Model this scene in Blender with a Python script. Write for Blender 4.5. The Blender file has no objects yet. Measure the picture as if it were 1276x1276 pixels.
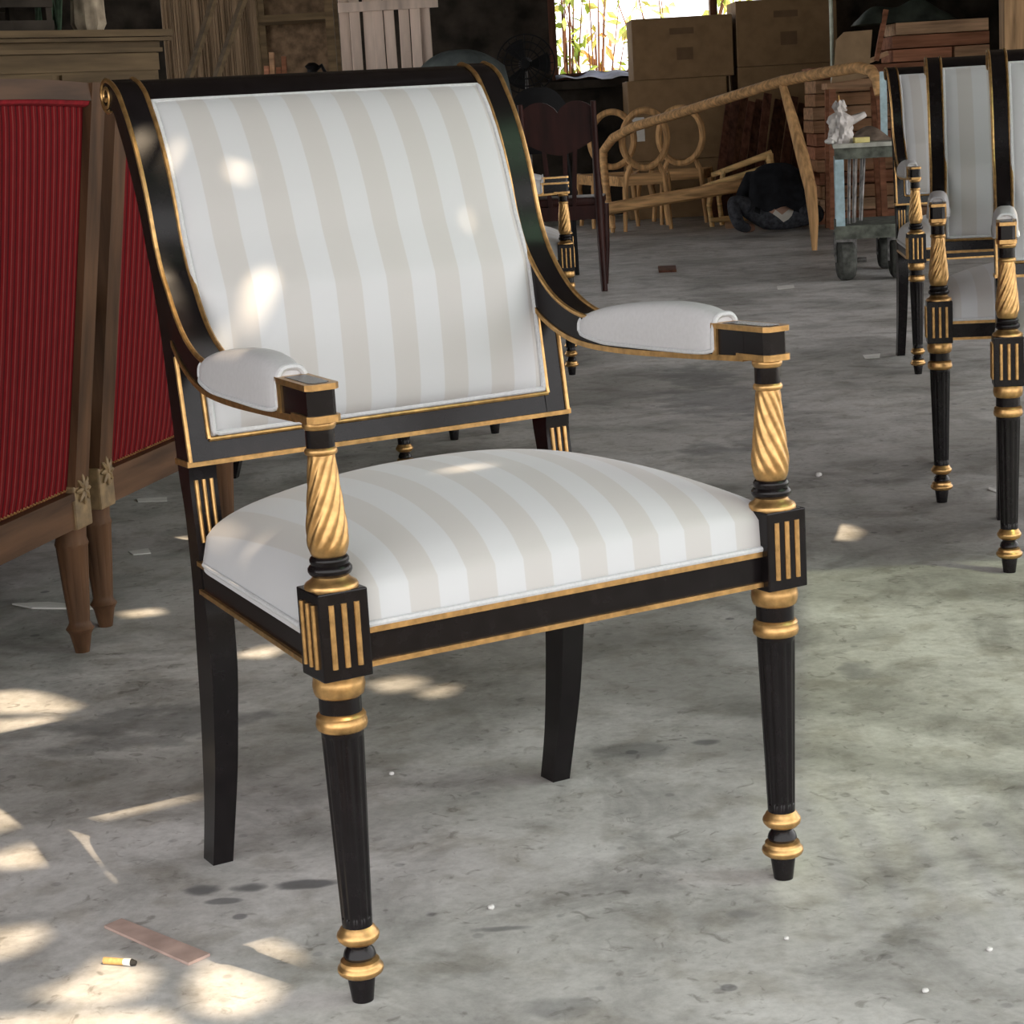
import bpy, bmesh, math, random
from mathutils import Vector, Matrix, Euler
from mathutils.geometry import delaunay_2d_cdt
from math import sin, cos, pi, radians, sqrt, atan2

scene = bpy.context.scene
COL = scene.collection

# ------------------------------------------------------------------ camera
FPX, CX, CY = 2501.379, 638.0, 638.0
CAM_H, PITCH, ROLL = 0.93592, 0.198304, 0.058266
CAM = Vector((0, 0, CAM_H))
_f = Vector((0, cos(PITCH), -sin(PITCH)))
_r0 = Vector((1, 0, 0))
_d0 = _f.cross(_r0)
RIGHT = cos(ROLL) * _r0 + sin(ROLL) * _d0
DOWN = -sin(ROLL) * _r0 + cos(ROLL) * _d0
cam_d = bpy.data.cameras.new('camera')
cam = bpy.data.objects.new('camera', cam_d)
COL.objects.link(cam)
cam_d.sensor_width = 36.0
cam_d.lens = 36.0 * FPX / 1276.0
cam_d.clip_start = 0.05
cam_d.clip_end = 200
rm = Matrix((RIGHT, -DOWN, -_f)).transposed().to_4x4()
rm.translation = CAM
cam.matrix_world = rm
scene.camera = cam

# ------------------------------------------------------------------ light
scene.view_settings.view_transform = 'Standard'
scene.view_settings.look = 'None'
scene.view_settings.exposure = -0.15
scene.view_settings.gamma = 1.0
scene.view_settings.use_curve_mapping = False

world = bpy.data.worlds.new('sky')
scene.world = world
world.use_nodes = True
wn = world.node_tree.nodes
wn['Background'].inputs[0].default_value = (1.0, 0.985, 0.985, 1)
wn['Background'].inputs[1].default_value = 3.6

SUN_AZ = Vector((-0.75, 0.66, 0)).normalized()      # horizontal travel direction of the light
SUN_EL = radians(56)
SUN_DIR = (SUN_AZ * cos(SUN_EL) + Vector((0, 0, -sin(SUN_EL)))).normalized()
sun_d = bpy.data.lights.new('sun_offscreen', 'SUN')
sun_d.energy = 9.5
sun_d.angle = radians(0.7)
sun_d.color = (1.0, 0.79, 0.55)
sun = bpy.data.objects.new('sun_offscreen', sun_d)
COL.objects.link(sun)
sun.location = (6, -6, 9)
sun.rotation_euler = SUN_DIR.to_track_quat('-Z', 'Y').to_euler()


# ------------------------------------------------------------------ pixel helpers (a pixel gives a direction; the distance comes from what it touches)
def ray(px, py):
    return (_f + RIGHT * ((px - CX) / FPX) + DOWN * ((py - CY) / FPX))

def ground(px, py, z=0.0):
    d = ray(px, py)
    return CAM + d * ((z - CAM_H) / d.z)

def atY(px, py, Y):
    d = ray(px, py)
    return CAM + d * (Y / d.y)


# ------------------------------------------------------------------ materials
MATS = {}

def new_mat(name):
    m = bpy.data.materials.new(name)
    m.use_nodes = True
    nt = m.node_tree
    return m, nt, nt.nodes['Principled BSDF']

def N(nt, typ, **kw):
    n = nt.nodes.new(typ)
    for k, v in kw.items():
        setattr(n, k, v)
    return n

def plain(name, col, rough=0.6, metal=0.0, coat=0.0, var=0.12, scale=18.0, bump=0.0, stretch=(1, 1, 1), spec=None, trans=None):
    """one colour with fine procedural variation"""
    if name in MATS:
        return MATS[name]
    m, nt, b = new_mat(name)
    tc = N(nt, 'ShaderNodeTexCoord')
    mp = N(nt, 'ShaderNodeMapping')
    mp.inputs['Scale'].default_value = stretch
    nz = N(nt, 'ShaderNodeTexNoise')
    nz.inputs['Scale'].default_value = scale
    nz.inputs['Detail'].default_value = 6
    nt.links.new(tc.outputs['Object'], mp.inputs[0])
    nt.links.new(mp.outputs[0], nz.inputs['Vector'])
    rp = N(nt, 'ShaderNodeValToRGB')
    a = [max(0, c * (1 - var * 2)) for c in col]
    d = [min(1, c * (1 + var * 2)) for c in col]
    rp.color_ramp.elements[0].position = 0.3
    rp.color_ramp.elements[1].position = 0.7
    rp.color_ramp.elements[0].color = (*a, 1)
    rp.color_ramp.elements[1].color = (*d, 1)
    nt.links.new(nz.outputs['Fac'], rp.inputs[0])
    nt.links.new(rp.outputs[0], b.inputs['Base Color'])
    b.inputs['Roughness'].default_value = rough
    b.inputs['Metallic'].default_value = metal
    b.inputs['Coat Weight'].default_value = coat
    if spec is None and rough >= 0.6:
        spec = 0.18
    if spec is not None:
        b.inputs['Specular IOR Level'].default_value = spec
    if bump:
        bp = N(nt, 'ShaderNodeBump')
        bp.inputs['Strength'].default_value = bump
        bp.inputs['Distance'].default_value = 0.004
        nt.links.new(nz.outputs['Fac'], bp.inputs['Height'])
        nt.links.new(bp.outputs[0], b.inputs['Normal'])
    MATS[name] = m
    return m

def wood(name, col, rough=0.55, axis=2, scale=9.0, var=0.22):
    st = [1, 1, 1]
    st[axis] = 0.08
    return plain(name, col, rough, var=var, scale=scale * 4, bump=0.15, stretch=tuple(st), spec=0.15)

def stripes_fabric(name, beige, white):
    m, nt, b = new_mat(name)
    tc = N(nt, 'ShaderNodeTexCoord')
    sx = N(nt, 'ShaderNodeSeparateXYZ')
    nt.links.new(tc.outputs['Object'], sx.inputs[0])
    mu = N(nt, 'ShaderNodeMath', operation='MULTIPLY')
    mu.inputs[1].default_value = pi / (0.0335 * 1.05)
    nt.links.new(sx.outputs['X'], mu.inputs[0])
    ad = N(nt, 'ShaderNodeMath', operation='ADD')
    ad.inputs[1].default_value = pi / 2 + 0.6
    nt.links.new(mu.outputs[0], ad.inputs[0])
    si = N(nt, 'ShaderNodeMath', operation='SINE')
    nt.links.new(ad.outputs[0], si.inputs[0])
    rp = N(nt, 'ShaderNodeValToRGB')
    rp.color_ramp.elements[0].position = 0.47
    rp.color_ramp.elements[1].position = 0.53
    rp.color_ramp.elements[0].color = (*beige, 1)
    rp.color_ramp.elements[1].color = (*white, 1)
    mr = N(nt, 'ShaderNodeMapRange')
    mr.inputs[1].default_value = -1
    mr.inputs[2].default_value = 1
    nt.links.new(si.outputs[0], mr.inputs[0])
    nt.links.new(mr.outputs[0], rp.inputs[0])
    nt.links.new(rp.outputs[0], b.inputs['Base Color'])
    b.inputs['Roughness'].default_value = 0.5
    b.inputs['Sheen Weight'].default_value = 0.25
    nz = N(nt, 'ShaderNodeTexNoise')
    nz.inputs['Scale'].default_value = 900
    bp = N(nt, 'ShaderNodeBump')
    bp.inputs['Strength'].default_value = 0.06
    bp.inputs['Distance'].default_value = 0.001
    nt.links.new(tc.outputs['Object'], nz.inputs['Vector'])
    nt.links.new(nz.outputs['Fac'], bp.inputs['Height'])
    nt.links.new(bp.outputs[0], b.inputs['Normal'])
    return m

def red_cord():
    """red upholstery cloth with raised cords; cords run up the cloth, spaced along Y of the object"""
    m, nt, b = new_mat('red_corded_cloth')
    tc = N(nt, 'ShaderNodeTexCoord')
    sx = N(nt, 'ShaderNodeSeparateXYZ')
    nt.links.new(tc.outputs['Object'], sx.inputs[0])
    mu = N(nt, 'ShaderNodeMath', operation='MULTIPLY')
    mu.inputs[1].default_value = 2 * pi / 0.0250
    nt.links.new(sx.outputs['Y'], mu.inputs[0])
    si = N(nt, 'ShaderNodeMath', operation='SINE')
    nt.links.new(mu.outputs[0], si.inputs[0])
    mr = N(nt, 'ShaderNodeMapRange')
    mr.inputs[1].default_value = -1
    mr.inputs[2].default_value = 1
    nt.links.new(si.outputs[0], mr.inputs[0])
    rp = N(nt, 'ShaderNodeValToRGB')
    e = rp.color_ramp.elements
    e[0].position = 0.0
    e[0].color = (0.05, 0.003, 0.005, 1)
    e[1].position = 1.0
    e[1].color = (0.20, 0.06, 0.05, 1)
    k = e.new(0.18)
    k.color = (0.15, 0.002, 0.004, 1)
    k = e.new(0.955)
    k.color = (0.17, 0.003, 0.006, 1)
    nt.links.new(mr.outputs[0], rp.inputs[0])
    nz = N(nt, 'ShaderNodeTexNoise')
    nz.inputs['Scale'].default_value = 40
    nt.links.new(tc.outputs['Object'], nz.inputs['Vector'])
    mx = N(nt, 'ShaderNodeMixRGB', blend_type='MULTIPLY')
    mx.inputs[0].default_value = 0.6
    nt.links.new(rp.outputs[0], mx.inputs[1])
    r2 = N(nt, 'ShaderNodeValToRGB')
    r2.color_ramp.elements[0].color = (0.55, 0.5, 0.6, 1)
    r2.color_ramp.elements[1].color = (1.0, 1.0, 1.0, 1)
    nt.links.new(nz.outputs['Fac'], r2.inputs[0])
    nt.links.new(r2.outputs[0], mx.inputs[2])
    nt.links.new(mx.outputs[0], b.inputs['Base Color'])
    b.inputs['Roughness'].default_value = 0.9
    b.inputs['Specular IOR Level'].default_value = 0.15
    bp = N(nt, 'ShaderNodeBump')
    bp.inputs['Strength'].default_value = 0.7
    bp.inputs['Distance'].default_value = 0.004
    nt.links.new(mr.outputs[0], bp.inputs['Height'])
    nt.links.new(bp.outputs[0], b.inputs['Normal'])
    return m

def concrete(stains):
    m, nt, b = new_mat('stained_concrete')
    L = nt.links.new
    tc = N(nt, 'ShaderNodeTexCoord')
    def noise(scale, detail=8, rough=0.6, dist=0.0, off=0.0, st=(1, 1, 1)):
        mp = N(nt, 'ShaderNodeMapping')
        mp.inputs['Location'].default_value = (off, off * 0.7, 0)
        mp.inputs['Scale'].default_value = st
        L(tc.outputs['Object'], mp.inputs[0])
        n = N(nt, 'ShaderNodeTexNoise')
        n.inputs['Scale'].default_value = scale
        n.inputs['Detail'].default_value = detail
        n.inputs['Roughness'].default_value = rough
        n.inputs['Distortion'].default_value = dist
        L(mp.outputs[0], n.inputs['Vector'])
        return n.outputs['Fac']
    def ramp(src, p0, c0, p1, c1):
        r = N(nt, 'ShaderNodeValToRGB')
        r.color_ramp.elements[0].position = p0
        r.color_ramp.elements[1].position = p1
        r.color_ramp.elements[0].color = (*c0, 1)
        r.color_ramp.elements[1].color = (*c1, 1)
        L(src, r.inputs[0])
        return r.outputs[0]
    def mult(a, c, fac=1.0):
        x = N(nt, 'ShaderNodeMixRGB', blend_type='MULTIPLY')
        x.inputs[0].default_value = fac
        L(a, x.inputs[1])
        L(c, x.inputs[2])
        return x.outputs[0]
    base = ramp(noise(1.6, 10, 0.62, 0.4), 0.3, (0.44, 0.428, 0.41), 0.7, (0.64, 0.633, 0.62))
    base = mult(base, ramp(noise(4.2, 9, 0.65, 0.8, 3.1, (1, 1.0, 1)), 0.35, (0.60, 0.60, 0.59), 0.54, (1, 1, 1)))
    base = mult(base, ramp(noise(11, 8, 0.6, 0.3, 7.7), 0.36, (0.72, 0.70, 0.66), 0.5, (1, 1, 1)), 0.8)
    base = mult(base, ramp(noise(60, 6, 0.7, 0.0, 1.7), 0.3, (0.82, 0.82, 0.82), 0.6, (1.04, 1.04, 1.04)))
    base = mult(base, ramp(noise(1.1, 5, 0.5, 1.2, 11.3), 0.36, (0.60, 0.60, 0.58), 0.56, (1, 1, 1)))
    # small drops
    vo = N(nt, 'ShaderNodeTexVoronoi')
    vo.inputs['Scale'].default_value = 5.5
    L(tc.outputs['Object'], vo.inputs['Vector'])
    base = mult(base, ramp(vo.outputs['Distance'], 0.045, (0.5, 0.5, 0.52), 0.06, (1, 1, 1)))
    vo2 = N(nt, 'ShaderNodeTexVoronoi')
    vo2.inputs['Scale'].default_value = 13.0
    L(tc.outputs['Object'], vo2.inputs['Vector'])
    base = mult(base, ramp(vo2.outputs['Distance'], 0.07, (0.62, 0.62, 0.63), 0.11, (1, 1, 1)), 0.7)
    base = mult(base, ramp(noise(28, 5, 0.55, 1.5, 21.0), 0.30, (0.62, 0.61, 0.59), 0.40, (1, 1, 1)))
    # named stains: ellipses broken up by noise
    sep = N(nt, 'ShaderNodeSeparateXYZ')
    wob = N(nt, 'ShaderNodeTexNoise')
    wob.inputs['Scale'].default_value = 14
    wob.inputs['Detail'].default_value = 7
    L(tc.outputs['Object'], wob.inputs['Vector'])
    L(tc.outputs['Object'], sep.inputs[0])
    acc = None
    for (sx_, sy_, rx, ry, st) in stains:
        def mth(op, a, v):
            n = N(nt, 'ShaderNodeMath', operation=op)
            if hasattr(a, 'is_linked'):
                L(a, n.inputs[0])
            else:
                n.inputs[0].default_value = a
            if hasattr(v, 'is_linked'):
                L(v, n.inputs[1])
            else:
                n.inputs[1].default_value = v
            return n.outputs[0]
        dx = mth('DIVIDE', mth('SUBTRACT', sep.outputs[0], sx_), rx)
        dy = mth('DIVIDE', mth('SUBTRACT', sep.outputs[1], sy_), ry)
        d = mth('ADD', mth('POWER', mth('ABSOLUTE', dx, 0), 2.0), mth('POWER', mth('ABSOLUTE', dy, 0), 2.0))
        d = mth('ADD', d, mth('MULTIPLY', mth('SUBTRACT', wob.outputs['Fac'], 0.5), 3.2))
        mr = N(nt, 'ShaderNodeMapRange')
        mr.interpolation_type = 'SMOOTHSTEP'
        mr.inputs[1].default_value = 0.25
        mr.inputs[2].default_value = 1.25
        mr.inputs[3].default_value = st
        mr.inputs[4].default_value = 0.0
        L(d, mr.inputs[0])
        acc = mr.outputs[0] if acc is None else mth('MAXIMUM', acc, mr.outputs[0])
    if acc is not None:
        x = N(nt, 'ShaderNodeMixRGB', blend_type='MIX')
        L(acc, x.inputs[0])
        L(base, x.inputs[1])
        x.inputs[2].default_value = (0.085, 0.088, 0.092, 1)
        base = x.outputs[0]
    L(base, b.inputs['Base Color'])
    rr = N(nt, 'ShaderNodeMapRange')
    rr.inputs[3].default_value = 0.42
    rr.inputs[4].default_value = 0.75
    L(noise(3, 6, 0.6, 0.5, 5.0), rr.inputs[0])
    L(rr.outputs[0], b.inputs['Roughness'])
    bp = N(nt, 'ShaderNodeBump')
    bp.inputs['Strength'].default_value = 0.12
    bp.inputs['Distance'].default_value = 0.004
    L(noise(90, 8, 0.7), bp.inputs['Height'])
    L(bp.outputs[0], b.inputs['Normal'])
    return m

BLACK = plain('black_lacquer', (0.007, 0.0055, 0.006), 0.24, var=0.15, scale=60, spec=0.24)
GOLD = plain('gold_paint', (0.50, 0.30, 0.118), 0.36, metal=0.88, var=0.14, scale=90, bump=0.05)
FABRIC = stripes_fabric('striped_satin', (0.440, 0.427, 0.418), (0.490, 0.498, 0.515))
WHITE = plain('white_satin', (0.500, 0.497, 0.510), 0.5, var=0.02, scale=200)
PIPING = plain('white_piping', (0.50, 0.508, 0.52), 0.6, var=0.04, scale=300)
RED = red_cord()
REDPLAIN = plain('red_cloth', (0.20, 0.008, 0.013), 0.85, var=0.15, scale=50)
WALNUT = wood('walnut', (0.085, 0.043, 0.022), 0.5, 2)
WALNUT_Y = wood('walnut_rail', (0.085, 0.043, 0.022), 0.5, 1)
CARVED = plain('carved_gilt_wood', (0.20, 0.13, 0.06), 0.55, var=0.2, scale=40)
RAW_X = wood('raw_wood_x', (0.54, 0.32, 0.145), 0.6, 0)
RAW_Z = wood('raw_wood_z', (0.54, 0.32, 0.145), 0.6, 2)
RAWLIGHT = wood('raw_wood_light', (0.68, 0.46, 0.21), 0.6, 0)
MAHOG = plain('dark_mahogany', (0.032, 0.008, 0.006), 0.5, spec=0.25, var=0.2, scale=25, stretch=(1, 1, .2))
CARTON = plain('cardboard', (0.26, 0.165, 0.085), 0.85, var=0.06, scale=12)
CARTONL = plain('cardboard_light', (0.42, 0.29, 0.17), 0.85, var=0.06, scale=12)
TAPE = plain('printed_label', (0.7, 0.68, 0.62), 0.6, var=0.03)
PRINT = plain('faded_print', (0.16, 0.10, 0.055), 0.85, var=0.05)
STEEL = plain('worn_steel', (0.16, 0.155, 0.15), 0.45, metal=0.7, var=0.3, scale=30)
BLUEPAINT = plain('pale_blue_paint', (0.36, 0.50, 0.55), 0.5, var=0.12, scale=25)
RUBBER = plain('dusty_rubber', (0.075, 0.078, 0.07), 0.85, var=0.25, scale=30)
TROLLEY = plain('dusty_green_steel', (0.11, 0.12, 0.10), 0.7, var=0.3, scale=20)
BAGMAT = plain('cloudy_plastic', (0.55, 0.52, 0.50), 0.35, var=0.15, scale=16)
YELLOW = plain('yellow_foam', (0.75, 0.66, 0.28), 0.8, var=0.06)
RAGMAT = plain('brown_rag', (0.18, 0.14, 0.11), 0.95, var=0.25)
TARP = plain('grey_green_tarp', (0.10, 0.12, 0.12), 0.75, var=0.2, scale=8)
DKTARP = plain('dark_green_tarp', (0.045, 0.055, 0.045), 0.8, var=0.25, scale=8)
BLUETARP = plain('blue_plastic_sheet', (0.05, 0.06, 0.11), 0.6, var=0.5, scale=6, spec=0.2)
DARKWALL = plain('grimy_wall', (0.034, 0.028, 0.022), 0.9, var=0.35, scale=5)
ROOFM = plain('rusty_roof_sheet', (0.14, 0.115, 0.095), 0.8, var=0.2, scale=3)
PLANKM = plain('pale_plank', (0.62, 0.50, 0.42), 0.75, var=0.18, scale=10, stretch=(1, 1, .12))
CURTAINM = plain('brown_reed_blind', (0.23, 0.16, 0.10), 0.9, var=0.25, scale=30, stretch=(1, 1, .05))
OLDCAB = plain('weathered_cabinet_wood', (0.13, 0.09, 0.048), 0.7, var=0.18, scale=30, stretch=(.1, 1, 1))
LUMBER = [plain('lumber_%d' % i, c, 0.75, var=0.2, scale=30, stretch=(.1, 1, 1)) for i, c in enumerate([(0.42, 0.19, 0.11), (0.48, 0.29, 0.17), (0.34, 0.15, 0.085), (0.55, 0.36, 0.22), (0.40, 0.22, 0.12)])]
DKLUMBER = [plain('dark_lumber_%d' % i, c, 0.75, var=0.25, scale=30, stretch=(1, 1, .1)) for i, c in enumerate([(0.13, 0.055, 0.035), (0.10, 0.045, 0.03), (0.16, 0.075, 0.045)])]
LEAF = plain('sunny_leaf', (0.42, 0.55, 0.12), 0.6, var=0.3, scale=4)
LEAF2 = plain('yellow_leaf', (0.72, 0.70, 0.22), 0.6, var=0.3, scale=4)
LEAFR = plain('orange_leaf', (0.75, 0.33, 0.12), 0.6, var=0.3, scale=4)
GRASS = plain('dry_grass', (0.45, 0.42, 0.18), 0.9, var=0.25, scale=3)
PAPER = plain('paper_scrap', (0.70, 0.69, 0.66), 0.8, var=0.05)
STONE = plain('pebble_grey', (0.55, 0.54, 0.52), 0.7, var=0.1)
PINKB = plain('pinkish_hardboard', (0.40, 0.29, 0.25), 0.7, var=0.1, scale=30)
CORK = plain('filter_tan', (0.62, 0.36, 0.13), 0.8, var=0.1, scale=200)
ASH = plain('burnt_tip', (0.03, 0.028, 0.025), 0.9)
SHIRT = plain('black_cotton', (0.012, 0.013, 0.016), 0.9, var=0.2)
JEANS = plain('charcoal_denim', (0.05, 0.052, 0.06), 0.9, var=0.25, scale=40)
SKIN = plain('skin', (0.36, 0.19, 0.12), 0.55, var=0.08)
HAIR = plain('black_hair', (0.012, 0.01, 0.01), 0.5)
UNDER = plain('white_cotton', (0.55, 0.52, 0.46), 0.9, var=0.05)

gm, gnt, gb = new_mat('green_fibreglass')
gb.inputs['Base Color'].default_value = (0.25, 0.62, 0.38, 1)
tl = N(gnt, 'ShaderNodeBsdfTranslucent')
tl.inputs[0].default_value = (0.30, 0.58, 0.40, 1)
tp = N(gnt, 'ShaderNodeBsdfTransparent')
tp.inputs[0].default_value = (0.62, 0.84, 0.66, 1)
mxs = N(gnt, 'ShaderNodeMixShader')
mxs.inputs[0].default_value = 0.17
gnt.links.new(tl.outputs[0], mxs.inputs[1])
gnt.links.new(tp.outputs[0], mxs.inputs[2])
gnt.links.new(mxs.outputs[0], gnt.nodes['Material Output'].inputs[0])
GREENP = gm


# ------------------------------------------------------------------ object helpers
def tag(o, label=None, cat=None, group=None, kind=None):
    if label:
        o['label'] = label
    if cat:
        o['category'] = cat
    if group:
        o['group'] = group
    if kind:
        o['kind'] = kind
    return o

def empty(name, loc=(0, 0, 0), rz=0.0):
    o = bpy.data.objects.new(name, None)
    o.empty_display_size = 0.1
    COL.objects.link(o)
    o.location = loc
    o.rotation_euler = (0, 0, rz)
    return o

def thing(name, label, cat, loc=(0, 0, 0), rz=0.0, group=None):
    return tag(empty(name, loc, rz), label, cat, group)

def copy_tree(o, parent=None):
    c = o.copy()
    COL.objects.link(c)
    c.parent = parent
    for ch in list(o.children):
        copy_tree(ch, c)
    return c

class MB:
    """collects geometry, then links it as ONE mesh object"""
    def __init__(self, scale=1.0):
        self.v, self.f, self.s = [], [], scale
    def add(self, v, f):
        o = len(self.v)
        self.v += [tuple(p) for p in v]
        self.f += [tuple(i + o for i in q) for q in f]
        return self
    def box(self, x0, x1, y0, y1, z0, z1):
        v = [(x0, y0, z0), (x1, y0, z0), (x1, y1, z0), (x0, y1, z0), (x0, y0, z1), (x1, y0, z1), (x1, y1, z1), (x0, y1, z1)]
        f = [(0, 3, 2, 1), (4, 5, 6, 7), (0, 1, 5, 4), (1, 2, 6, 5), (2, 3, 7, 6), (3, 0, 4, 7)]
        return self.add(v, f)
    def bbox(self, x0, x1, y0, y1, z0, z1, b=0.002):
        """box with chamfered edges"""
        bm = bmesh.new()
        bmesh.ops.create_cube(bm, size=1)
        for p in bm.verts:
            p.co = Vector(((x0 + x1) / 2 + p.co.x * (x1 - x0), (y0 + y1) / 2 + p.co.y * (y1 - y0), (z0 + z1) / 2 + p.co.z * (z1 - z0)))
        bmesh.ops.bevel(bm, geom=bm.edges[:], offset=b, segments=2, affect='EDGES', profile=0.6)
        bm.verts.index_update()
        self.add([p.co for p in bm.verts], [[q.index for q in f.verts] for f in bm.faces])
        bm.free()
        return self
    def beam(self, a, b, w, h=None, up=(0, 0, 1), w2=None, h2=None):
        """rectangular bar from a to b"""
        a, b = Vector(a), Vector(b)
        h = h or w
        w2 = w2 or w
        h2 = h2 or h
        d = (b - a).normalized()
        u = Vector(up)
        if abs(d.dot(u)) > 0.98:
            u = Vector((0, 1, 0))
        s = d.cross(u).normalized()
        t = s.cross(d).normalized()
        v = []
        for p, ww, hh in ((a, w, h), (b, w2, h2)):
            for i, j in ((-1, -1), (1, -1), (1, 1), (-1, 1)):
                v.append(p + s * (i * ww / 2) + t * (j * hh / 2))
        return self.add(v, [(0, 1, 2, 3), (7, 6, 5, 4), (0, 4, 5, 1), (1, 5, 6, 2), (2, 6, 7, 3), (3, 7, 4, 0)])
    def lathe(self, prof, n=28, cx=0.0, cy=0.0, mod=None, caps=True):
        v, f = [], []
        for (z, r) in prof:
            for k in range(n):
                t = 2 * pi * k / n
                rr = r * (mod(t, z) if mod else 1.0)
                v.append((cx + rr * cos(t), cy + rr * sin(t), z))
        m = len(prof)
        for i in range(m - 1):
            for k in range(n):
                a, b = i * n + k, i * n + (k + 1) % n
                f.append((a, b, b + n, a + n))
        if caps:
            f.append(tuple(range(n - 1, -1, -1)))
            f.append(tuple((m - 1) * n + k for k in range(n)))
        return self.add(v, f)
    def strip(self, A, B, x0, x1):
        """solid between two paired (y,z) curves; x0/x1 numbers or functions of y"""
        g0 = x0 if callable(x0) else (lambda y: x0)
        g1 = x1 if callable(x1) else (lambda y: x1)
        v, f = [], []
        for (a, b) in zip(A, B):
            v += [(g0(a[0]), a[0], a[1]), (g1(a[0]), a[0], a[1]), (g1(b[0]), b[0], b[1]), (g0(b[0]), b[0], b[1])]
        n = len(A)
        for i in range(n - 1):
            p, q = i * 4, i * 4 + 4
            for k in range(4):
                k2 = (k + 1) % 4
                f.append((p + k, p + k2, q + k2, q + k))
        f.append((3, 2, 1, 0))
        e = (n - 1) * 4
        f.append((e, e + 1, e + 2, e + 3))
        return self.add(v, f)
    def tube(self, pts, r, n=8, closed=False, flat=1.0):
        pts = [Vector(p) for p in pts]
        m = len(pts)
        v, f = [], []
        up = None
        for i in range(m):
            if closed:
                d = pts[(i + 1) % m] - pts[i - 1]
            else:
                d = pts[min(i + 1, m - 1)] - pts[max(i - 1, 0)]
            d.normalize()
            if up is None:
                up = Vector((0, 0, 1)) if abs(d.z) < 0.9 else Vector((0, 1, 0))
            s = d.cross(up)
            if s.length < 1e-6:
                s = d.cross(Vector((1, 0, 0)))
            s.normalize()
            t = s.cross(d).normalized()
            up = t
            rr = r[i] if isinstance(r, (list, tuple)) else r
            for k in range(n):
                a = 2 * pi * k / n
                v.append(pts[i] + s * (rr * cos(a)) + t * (rr * flat * sin(a)))
        for i in range(m if closed else m - 1):
            j = (i + 1) % m
            for k in range(n):
                k2 = (k + 1) % n
                f.append((i * n + k, i * n + k2, j * n + k2, j * n + k))
        if not closed:
            f.append(tuple(range(n - 1, -1, -1)))
            f.append(tuple((m - 1) * n + k for k in range(n)))
        return self.add(v, f)
    def prism(self, poly, z0, z1):
        n = len(poly)
        v = [(p[0], p[1], z0) for p in poly] + [(p[0], p[1], z1) for p in poly]
        f = [tuple(range(n - 1, -1, -1)), tuple(range(n, 2 * n))]
        for i in range(n):
            j = (i + 1) % n
            f.append((i, j, n + j, n + i))
        return self.add(v, f)
    def grid(self, fn, nu, nv, close=None):
        """surface fn(u,v), u,v in 0..1"""
        v, f = [], []
        for j in range(nv + 1):
            for i in range(nu + 1):
                v.append(fn(i / nu, j / nv))
        for j in range(nv):
            for i in range(nu):
                a = j * (nu + 1) + i
                f.append((a, a + 1, a + nu + 2, a + nu + 1))
        return self.add(v, f)
    def build(self, name, mat, parent=None, smooth=True, angle=40, loc=None, rot=None):
        me = bpy.data.meshes.new(name)
        s = self.s
        me.from_pydata([(p[0] * s, p[1] * s, p[2] * s) for p in self.v], [], self.f)
        bm = bmesh.new()
        bm.from_mesh(me)
        bmesh.ops.recalc_face_normals(bm, faces=bm.faces)
        bm.to_mesh(me)
        bm.free()
        me.materials.append(mat)
        if smooth:
            me.polygons.foreach_set('use_smooth', [True] * len(me.polygons))
            me.set_sharp_from_angle(angle=radians(angle))
        o = bpy.data.objects.new(name, me)
        COL.objects.link(o)
        o.parent = parent
        if loc is not None:
            o.location = loc
        if rot is not None:
            o.rotation_euler = rot
        return o

def struct(o):
    o['kind'] = 'structure'
    return o

def interp(tab, z):
    """tab: list of (key, value) sorted by key"""
    if z <= tab[0][0]:
        return tab[0][1]
    for (a, va), (b, vb) in zip(tab, tab[1:]):
        if z <= b:
            return va + (vb - va) * (z - a) / (b - a)
    return tab[-1][1]


# ------------------------------------------------------------------ the shed
STAINS = []
def stain(px, py, wpx, hpx, st):
    p = ground(px, py)
    q = ground(px + wpx, py)
    t = ground(px, py - hpx)
    STAINS.append((p.x, p.y, abs(q.x - p.x), abs(t.y - p.y), st))
for a in [(200, 900, 130, 22, .6), (150, 925, 90, 14, .5), (250, 1108, 26, 8, .8), (310, 1106, 24, 6, .8), (385, 1102, 45, 6, .85),
          (280, 1123, 22, 4, .7), (900, 500, 90, 22, .5), (870, 470, 50, 16, .5), (880, 560, 35, 8, .5), (950, 555, 50, 10, .4), (700, 1255, 50, 14, .4), (625, 1157, 38, 4, .6), (790, 935, 50, 12, .45), (1070, 835, 28, 12, .5),
          (880, 925, 20, 4, .7), (925, 1140, 26, 7, .4)]:
    stain(*a)
FLOORM = concrete(STAINS)
fl = MB().grid(lambda u, v: (-9 + 18 * u, 1.5 + 16.7 * v, 0), 2, 2).build('floor', FLOORM, smooth=False)
struct(fl)
struct(MB().grid(lambda u, v: (-30 + 60 * u, 18.2 + 40 * v, -0.02), 2, 2).build('ground_outside', GRASS, smooth=False))

YARD = plain('dark_yard_earth', (0.10, 0.085, 0.06), 0.95, var=0.3, scale=2)
struct(MB().grid(lambda u, v: (-30 + 60 * u, -30 + 31.5 * v, -0.01), 2, 2).build('ground_yard', YARD, smooth=False))
ROOF_Z = 2.8
def to_roof(p):
    k = (ROOF_Z - p.z) / -SUN_DIR.z
    return p - SUN_DIR * k

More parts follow.
